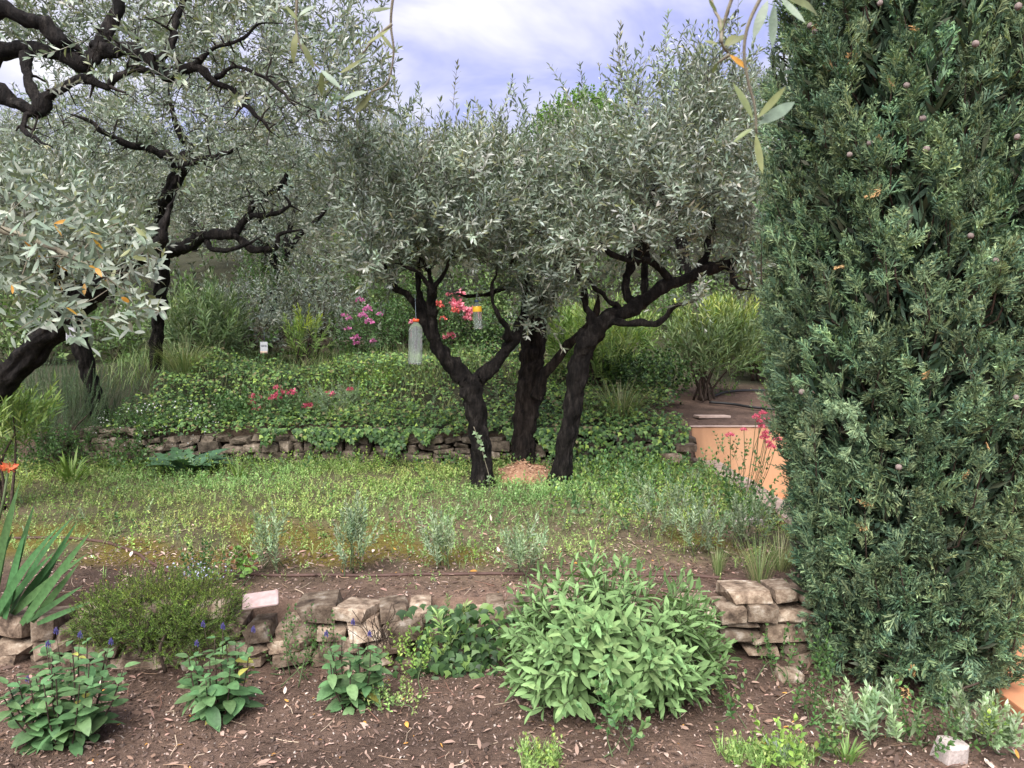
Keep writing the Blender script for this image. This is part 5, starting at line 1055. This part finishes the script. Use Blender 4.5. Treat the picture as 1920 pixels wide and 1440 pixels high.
sprig('creeper', 'small round-leaved creeper on the front wall behind the middle salvia', 590, 3.06, .2, .18, smallleaf, 26, sc=(.5, .8))
sprig('creeper', 'tiny creeper between stones of the wall under the pinkish tile', 525, 3.1, .26, .13, smallleaf, 16, sc=(.5, .8))
sprig('creeper', 'light creeper at the wall foot left of the ivy patch', 770, 3.04, .16, .28, limeleaf, 30, sc=(.5, .8))
sprig('strawberry_plant', 'strawberry plant with reddened leaves behind the mossy shrub', 432, 3.55, .1, .2, [shoot(.08, 3, 2, .045, .04, 1.1, c, None, 2, .2, stem=.0015) for c in ([(.14, .25, .06)], [(.3, .12, .07), (.16, .25, .07)], [(.16, .26, .07), (.24, .13, .07)])], 16)
sprig('speedwell', 'mound of tiny pale blue flowers behind the mossy shrub', 372, 3.5, .1, .2, smallleaf, 24)
fl = find('mound of tiny pale blue'); b = Batch(); at = fl.location; p = np.array(at) + np.stack([rng.normal(0, .06, 90), rng.normal(-.04, .05, 90), rng.uniform(.05, .13, 90)], -1); b.inst((*leaf(.012, .011, 1, 0, .1), np.ones((4, 3)) * np.array([.6, .63, .85])), p, frames(unit(rng.normal(0, 1, (90, 3)))), rng.uniform(.7, 1.3, 90)); b.build('blue_flowers', M['petal'], fl, kind='stuff')
# ivy on the front wall, left of the sage
ip = empty('ivy', P(880, 1200, 3.06), 'dark ivy patch on the front wall touching the sage bush', 'ivy'); b = Batch(); n = 420; p = P(872, 1195, 3.06) + np.stack([rng.normal(0, .11, n), rng.uniform(-.05, .05, n), rng.uniform(-.16, .14, n)], -1)
R = frames(unit(np.stack([rng.normal(0, .5, n), rng.normal(-.3, .3, n), -np.ones(n)], -1)), np.array([0, -1, .4]) + rng.normal(0, .35, (n, 3))); b.inst((ivy_v, ivy_f, np.ones((9, 3))), p, R, rng.uniform(.025, .05, n), pick(IVY, n, [3, 3, 2, .8], .2)); b.build('ivy_leaves', M['gloss'], ip, kind='stuff')
# climbing stem on the forked trunk
ic = empty('ivy_runner', P(915, 930, 5.55), 'thin pale ivy runner climbing the forked olive trunk', 'ivy'); pth = spline([P(914, 935, 5.58), P(918, 900, 5.56), P(908, 860, 5.55), P(900, 830, 5.55), P(888, 800, 5.55)], per=6); v, f = tube(pth, .003, 4); b = Batch(); b.add(v, f, np.ones(3)); b.build('stem', M['ptwig'], ic)
b = Batch(); k = rng.integers(0, len(pth), 26); b.inst((ivy_v, ivy_f, np.ones((9, 3))), pth[k] + np.array([0, -.01, 0]), frames(unit(rng.normal(0, .6, (26, 3)) + np.array([0, -.2, -.2])), np.array([0, -1, .3]) + rng.normal(0, .3, (26, 3))), rng.uniform(.025, .04, 26), pick([(.2, .28, .16), (.12, .2, .08)], 26)); b.build('ivy_leaves', M['leaf'], ic, kind='stuff')
# acanthus at the back of the lawn: big lobed leaves, each a part
def lobed():
    t = np.linspace(0, 1, 13); w = .26 * np.sin(np.pi * t ** .8) * (1 - .45 * (np.arange(13) % 2)); z = .35 * t - .55 * t * t; v = [(0, 0, 0)]; f = []
    for i in range(1, 12): v += [(t[i], w[i], z[i] + .2 * w[i]), (t[i], 0, z[i]), (t[i], -w[i], z[i] + .2 * w[i])]
    v.append((1, 0, z[-1])); n = len(v) - 1; f += [(0, 2, 1), (0, 3, 2)]
    for i in range(10): a = 1 + 3 * i; f += [(a, a + 1, a + 4), (a, a + 4, a + 3), (a + 1, a + 2, a + 5), (a + 1, a + 5, a + 4)]
    a = n - 3; f += [(a, a + 1, n), (a + 1, a + 2, n)]; return np.array(v), np.array(f)
M['acan'] = leaf_mat('acanthus_leaf', .4, .15, .45, attr=False, col=(.07, .145, .075)); am = mesh_of(*lobed(), M['acan'])
ac = empty('acanthus', gpt(345, 6.25), 'acanthus with large glossy lobed leaves at the back of the lawn', 'plant'); a0 = np.array(ac.location)
for i in range(20):
    a = i * 2.4; d = unit(np.array([math.cos(a) * 1.0, math.sin(a) * .8, rng.uniform(.35, .9)])); R = frames(np.array([d]), np.array([[0, -.2, 1]]))[0]; child('leaf', am, ac, m4(R, a0 + np.array([math.cos(a) * .1, math.sin(a) * .05, .0]), rng.uniform(.26, .38)))
# gazanias at the bottom edge
M['gaz'] = plain_mat('orange_petal', (.8, .28, .01), .6); gm = mesh_of(np.concatenate([leaf(1, .3, 2, .1, .1)[0] @ np.array(Matrix.Rotation(a, 3, 'Z') @ Matrix.Rotation(-.9, 3, 'Y')).T for a in np.arange(10) * .628]), np.concatenate([leaf(1, .3, 2)[1] + 6 * i for i in range(10)]), M['gaz'], 'flower')
for i, (px, py, lab) in enumerate([(1432, 1412, 'orange gazania flower by the front edge, left one of the pair'), (1468, 1426, 'orange gazania flower beside the silver tuft at the front edge'), (1503, 1398, 'single orange gazania flower right of the silver tuft')]):
    p = P(px, py, 2.46); p[2] = max(p[2], .03); r = empty('gazania', (p[0], p[1], Hz(p[0], p[1])), lab, 'flower'); v, f = tube([(p[0], p[1], Hz(p[0], p[1])), tuple(p)], .002, 4); b = Batch(); b.add(v, f, np.ones(3)); b.build('stem', M['stem'], r); child('flower', gm, r, m4(np.eye(3), p, .017))
tuft('silver_tuft', 'silver-blue needle tuft at the very bottom edge', 'plant', gpt(1480, 2.4), 110, .07, .004, [(.3, .36, .34), (.4, .45, .43)], .6, (.1, .4), r=.03)
tuft('fern_tuft', 'light green feathery tuft at the bottom edge, right of centre', 'plant', gpt(1605, 2.4), 70, .08, .006, [(.16, .28, .08), (.22, .33, .1)], .8, (.2, 1.0), r=.04)
# orange iris flower at the left edge
of_ = empty('iris_flower', P(15, 905, 4.2), 'ragged orange iris bloom at the left edge', 'flower'); om = head_mesh('bloom', .6, 26, [(.62, .17, .07), (.5, .12, .06), (.7, .28, .14)], .8); child('bloom', om, of_, m4(np.eye(3), P(15, 880, 4.2), .05)); b = Batch(); v, f = tube([P(-10, 1010, 4.2), P(6, 940, 4.2), P(15, 885, 4.2)], .007, 6); b.add(v, f, np.ones(3)); b.build('stem', M['stem'], of_)
# twiggy dead plant on the front wall
dt = Batch(); p0 = P(712, 1215, 3.06)
for i in range(26): e = p0 + np.array([rng.normal(0, .06), rng.normal(-.02, .02), rng.uniform(.05, .2)]); v, f = tube(spline([p0 + rng.normal(0, .02, 3), (p0 + e) / 2 + rng.normal(0, .02, 3), e], per=4), .0016, 3); dt.add(v, f, np.ones(3))
o = dt.build('dead_twigs', M['wood'], origin=p0); tag(o, 'bundle of dead brown twigs on the front wall', 'twigs')
for i, (a, m_, e, lab) in enumerate([((310, 1260, 2.95), (300, 1215, 2.93), (318, 1175, 2.95), 'dry reddish stick leaning on the mossy shrub'), ((1800, 1330, 2.6), (1790, 1300, 2.62), (1835, 1280, 2.66), 'bare forked twig at the right foot of the cypress')]):
    v, f = tube(spline([P(*a), P(*m_), P(*e)], per=5), np.linspace(.008, .004, 11), 6, .2); b = Batch(); b.add(v, f, np.ones(3)); o = b.build('stick', M['wood'], origin=P(*a)); tag(o, lab, 'stick')

# ------------------------------------------------------------------ near olive branches
near_leaf = [mesh_of(*leaf(1, wd, 5, cu, .18, .5, .8), None or M['olive'], 'leaf') for wd, cu in ((.23, .05), (.25, .18), (.22, -.12), (.26, .3))]
M['ol_near'] = leaf_mat('olive_leaf_near', .45, .15, .45, attr=False, col=(.16, .21, .15), vein=.2); M['ol_pale'] = leaf_mat('olive_leaf_underside', .5, .15, .4, attr=False, col=(.32, .37, .30)); M['ol_yel'] = leaf_mat('olive_leaf_yellow', .5, .25, .3, attr=False, col=(.55, .30, .06))
M['ol_twig'] = leaf_mat('olive_leaf_backlit', .45, .3, .35, attr=False, col=(.15, .175, .075))  # backlight painted in: leaf colour darkened for twigs seen against the bright sky
nl = {k: [mesh_of(*leaf(1, wd, 5, cu, .18, .5, .8), M[k], 'leaf') for wd, cu in ((.24, .05), (.27, .18), (.23, -.12), (.28, .3))] for k in ('ol_near', 'ol_pale', 'ol_yel', 'ol_twig')}
ob = empty('olive_branch', P(-120, 420, 2.7), 'near olive branch with large silvery leaves hanging over the left edge', 'branch')
trk = spline(np.array([[*P(-320, 380, 3.0), .03], [*P(-150, 400, 2.7), .022], [*P(0, 430, 2.6), .014], [*P(110, 470, 2.5), .009], [*P(200, 520, 2.45), .006]]), per=6)
bl = [px_blob(70, 420, 2.6, 120, 80, .25), px_blob(190, 470, 2.5, 130, 90, .25), px_blob(60, 540, 2.5, 90, 90, .2), px_blob(250, 570, 2.45, 90, 55, .2), px_blob(160, 610, 2.4, 60, 50, .15, .8), px_blob(30, 640, 2.4, 50, 40, .15, .4), px_blob(195, 690, 2.4, 28, 45, .1, .3)]
at, _ = in_blobs(bl, 105, .2); segs, nd, nr = grow([trk], at); b = Batch(); v, f = tube(trk[:, :3], trk[:, 3], 8, .1); b.add(v, f, np.ones(3))
for pts, r0, r1 in segs: v, f = tube(pts, np.linspace(r0, r1, len(pts)) * .7, 5, cap=False); b.add(v, f, np.ones(3))
b.build('twigs', M['ptwig'], ob, smooth=True, kind='stuff'); LV = []
for a in at:
    ax = unit(np.array([.55, -.25, -.1]) + rng.normal(0, .55, 3)); q0 = rng.uniform(0, 6); npair = rng.integers(4, 7); Ls = rng.uniform(.09, .16)
    for j in range(npair):
        t = j / (npair - 1); s1 = unit(np.cross(ax, [.1, .2, 1])); s2 = np.cross(ax, s1)
        for sgn in (0, math.pi):
            q = q0 + j * 1.57 + sgn; rd = s1 * math.cos(q) + s2 * math.sin(q); an = 1.0 - .5 * t; LV.append((a - ax * Ls * (1 - t), unit(ax * math.cos(an) + rd * math.sin(an) + rng.normal(0, .12, 3)), unit(ax - .3 * rd + np.array([0, -.2, .5])), .062 * rng.uniform(.75, 1.2) * (1 - .3 * t)))
LV.sort(key=lambda q: q[0][1]); bm = Batch(); sv, sf = leaf(1, .25, 5, .1, .18, .5, .8)
for i, (pos, dl, up, L) in enumerate(LV):
    R = frames(np.array([dl]), np.array([up]))[0]
    if i < 300: k = rng.choice(['ol_near', 'ol_pale', 'ol_yel'], p=[.72, .235, .045]); child('leaf', nl[k][rng.integers(4)], ob, m4(R, pos, L))
    else: bm.inst((sv, sf, np.ones((len(sv), 3))), [pos], R[None], np.array([L]), pick(OL, 1, OW))
bm.build('inner_leaves', M['olive'], ob, kind='stuff')
def twig_thing(label, d, stems, leaves, w=.9):
    """a hanging twig close to the eye: stems as pixel polylines, leaves as (base, tip, kind)"""
    root = empty('olive_twig', P(*stems[0][0], d), label, 'twig')
    for st in stems:
        v, f = tube(spline([P(x, y, d + .01 * i) for i, (x, y) in enumerate(st)], per=5), np.linspace(.0026, .0014, (len(st) - 1) * 5 + 1), 5); b = Batch(); b.add(v, f, np.ones(3)); b.build('stem', M['ptwig'], root, smooth=True)
    for (bx, by, tx, ty, k) in leaves:
        a, e = P(bx, by, d), P(tx, ty, d + rng.uniform(-.02, .03)); L = np.linalg.norm(e - a); R = frames(np.array([e - a]), np.array([[rng.normal(0, .4), -1, .5]]))[0]; child('leaf', nl[k][rng.integers(4)], root, m4(R, a, np.array([L, L * w, L])))
n_, y_, p_ = 'ol_twig', 'ol_yel', 'ol_near'
twig_thing('near olive twig with drooping leaves in front of the cypress edge', .95, [[(1440, -30), (1405, 40), (1395, 95), (1402, 150), (1415, 200), (1418, 250)]], [(1412, 224, 1376, 152, n_), (1420, 222, 1476, 164, n_), (1422, 234, 1494, 188, p_), (1417, 250, 1424, 330, n_), (1412, 240, 1374, 262, n_), (1452, 5, 1442, 95, p_), (1462, -8, 1506, 48, p_), (1478, 0, 1552, 10, n_), (1440, 0, 1412, 66, p_)])
twig_thing('small olive twig with one orange leaf against the sky left of the cypress', 1.0, [[(1378, -20), (1358, 40), (1353, 80), (1368, 102)], [(1353, 80), (1350, 40), (1340, 20), (1332, -10)], [(1368, 102), (1345, 118)]], [(1345, 24, 1327, -2, n_), (1350, 60, 1352, 26, n_), (1358, 86, 1396, 52, n_), (1362, 88, 1404, 58, n_), (1346, 84, 1320, 74, n_), (1367, 102, 1404, 130, y_), (1346, 118, 1330, 140, n_)])
twig_thing('olive twig hanging from the top edge beside the left foliage', 1.25, [[(742, -30), (735, 10), (733, 50), (738, 100), (726, 155), (695, 172)], [(735, 45), (700, 75), (680, 100)]], [(733, 52, 690, 88, n_), (722, 80, 690, 108, n_), (738, 95, 712, 60, n_), (730, 140, 745, 150, n_), (690, 172, 640, 178, p_), (700, 170, 668, 216, n_), (680, 110, 640, 142, n_), (735, 15, 690, 25, n_)])
twig_thing('blurred olive twig in front of the upper left foliage', 1.3, [[(560, -30), (555, 40), (565, 90), (600, 130)]], [(556, 60, 545, 110, n_), (565, 80, 590, 125, n_), (600, 130, 640, 165, p_), (560, 40, 535, 10, n_), (560, 30, 590, 5, p_), (605, 130, 600, 180, n_)])

# ------------------------------------------------------------------ hanging bottles and cards
def lathe(prof, n=20):
    prof = np.array(prof, float); a = np.arange(n) * 2 * math.pi / n; v = np.stack([prof[:, None, 0] * np.cos(a), prof[:, None, 0] * np.sin(a), prof[:, None, 1] + 0 * a], -1).reshape(-1, 3); f = []
    for i in range(len(prof) - 1):
        for j in range(n): a0, b0 = i * n + j, i * n + (j + 1) % n; f += [(a0, b0, b0 + n), (a0, b0 + n, a0 + n)]
    return v, np.array(f)
M['pet'] = plain_mat('clear_plastic', (.84, .88, .90), .2, Transmission_Weight=.9, IOR=1.08); M['redcap'] = plain_mat('red_cap', (.75, .11, .03), .4); M['bluecap'] = plain_mat('blue_cap', (.03, .07, .16), .4)
M['ylabel'] = plain_mat('yellow_label', (.85, .50, .03), .5); M['string'] = plain_mat('blue_string', (.25, .32, .38), .7); M['milky'] = plain_mat('milky_liquid', (.80, .85, .86), .3, Transmission_Weight=.75)
def bottle(label, px, py, d, h, r, tilt, cap, band, hang):
    p = P(px, py, d); root = empty('bottle', p, label, 'bottle'); Rm = np.array(Matrix.Rotation(tilt, 3, 'Y')); pr = [(0, 0), (r * .85, 0), (r, .03 * h)]
    for i in range(14): z = .06 + .64 * i / 14; pr += [(r, z * h), (r * .955, (z + .023) * h)]
    pr += [(r, .72 * h), (r * .96, .78 * h), (r * .75, .85 * h), (r * .45, .90 * h), (r * .36, .93 * h), (r * .36, .95 * h), (0, .95 * h)]
    def put(name, prof, mat):
        v, f = lathe(prof); b = Batch(); b.add(v @ Rm.T + p, f, np.ones(3)); return b.build(name, mat, root, smooth=True)   # under the current root
    put('body', pr, M['pet'])
    bd = [o for o in root.children if o.name.startswith('body')][0]; root_, root = root, bd; put('cap', [(0, .93 * h), (r * .46, .935 * h), (r * .46, .995 * h), (0, h)], cap)
    if band: put('label_band', [(r * 1.02, band[0] * h), (r * 1.03, band[0] * h + .001), (r * 1.03, band[1] * h), (r * 1.02, band[1] * h + .001)], M['ylabel'])
    root = root_; top = Rm @ np.array([0, 0, h]) + p; v, f = tube([top, (top + P(*hang)) / 2, P(*hang)], .0016, 4); b = Batch(); b.add(v, f, np.ones(3)); b.build('string', M['string'], root)
bottle('large clear water bottle with an orange-red cap hanging from the forked olive', 778, 683, 5.35, .325, .051, .03, M['redcap'], None, (778, 552, 5.5))
bottle('smaller clear bottle with a yellow label band hanging beside the coral roses', 897, 617, 5.6, .215, .034, -.06, M['bluecap'], (.60, .78), (893, 545, 5.75))
M['card'] = plain_mat('white_card', (.60, .61, .64), .6); M['ink'] = plain_mat('print', (.16, .17, .2), .6); M['tan'] = plain_mat('tan_edge', (.6, .45, .34), .6)
def card(label, px, py, d, w, h, lines, foot):
    p = P(px, py, d); root = empty('trap_card', p, label, 'card'); bevel_obj('sheet', *(lambda v, f: (v + p, f))(*box_tm(-w / 2, w / 2, -.004, .004, -h / 2, h / 2)), M['card'], root, w=.001)
    for i in range(lines): z = h * (.22 - .10 * i); bb = box_tm(-w * .40, w * (.40 - .1 * (i % 3 == 2)), -.0065, -.005, z - h * .018, z + h * .018); b = Batch(); b.add(bb[0] + p, bb[1], np.ones(3)); b.build('print_line', M['ink'], root)
    if foot: bb = box_tm(-w / 2, w / 2, -.0065, -.005, -h / 2, -h * .3); b = Batch(); b.add(bb[0] + p, bb[1], np.ones(3)); b.build('foot_strip', M['tan'], root)
    v, f = tube([p + np.array([0, 0, h / 2]), p + np.array([0, .02, h / 2 + .12])], .0012, 4); b = Batch(); b.add(v, f, np.ones(3)); b.build('wire', M['string'], root)
card('small grey printed trap card hanging on the left dark trunk', 133, 628, 4.4, .055, .088, 6, False)
card('small white trap card with tan foot hanging low in the grey olive scrub', 495, 652, 8.6, .085, .135, 2, True)
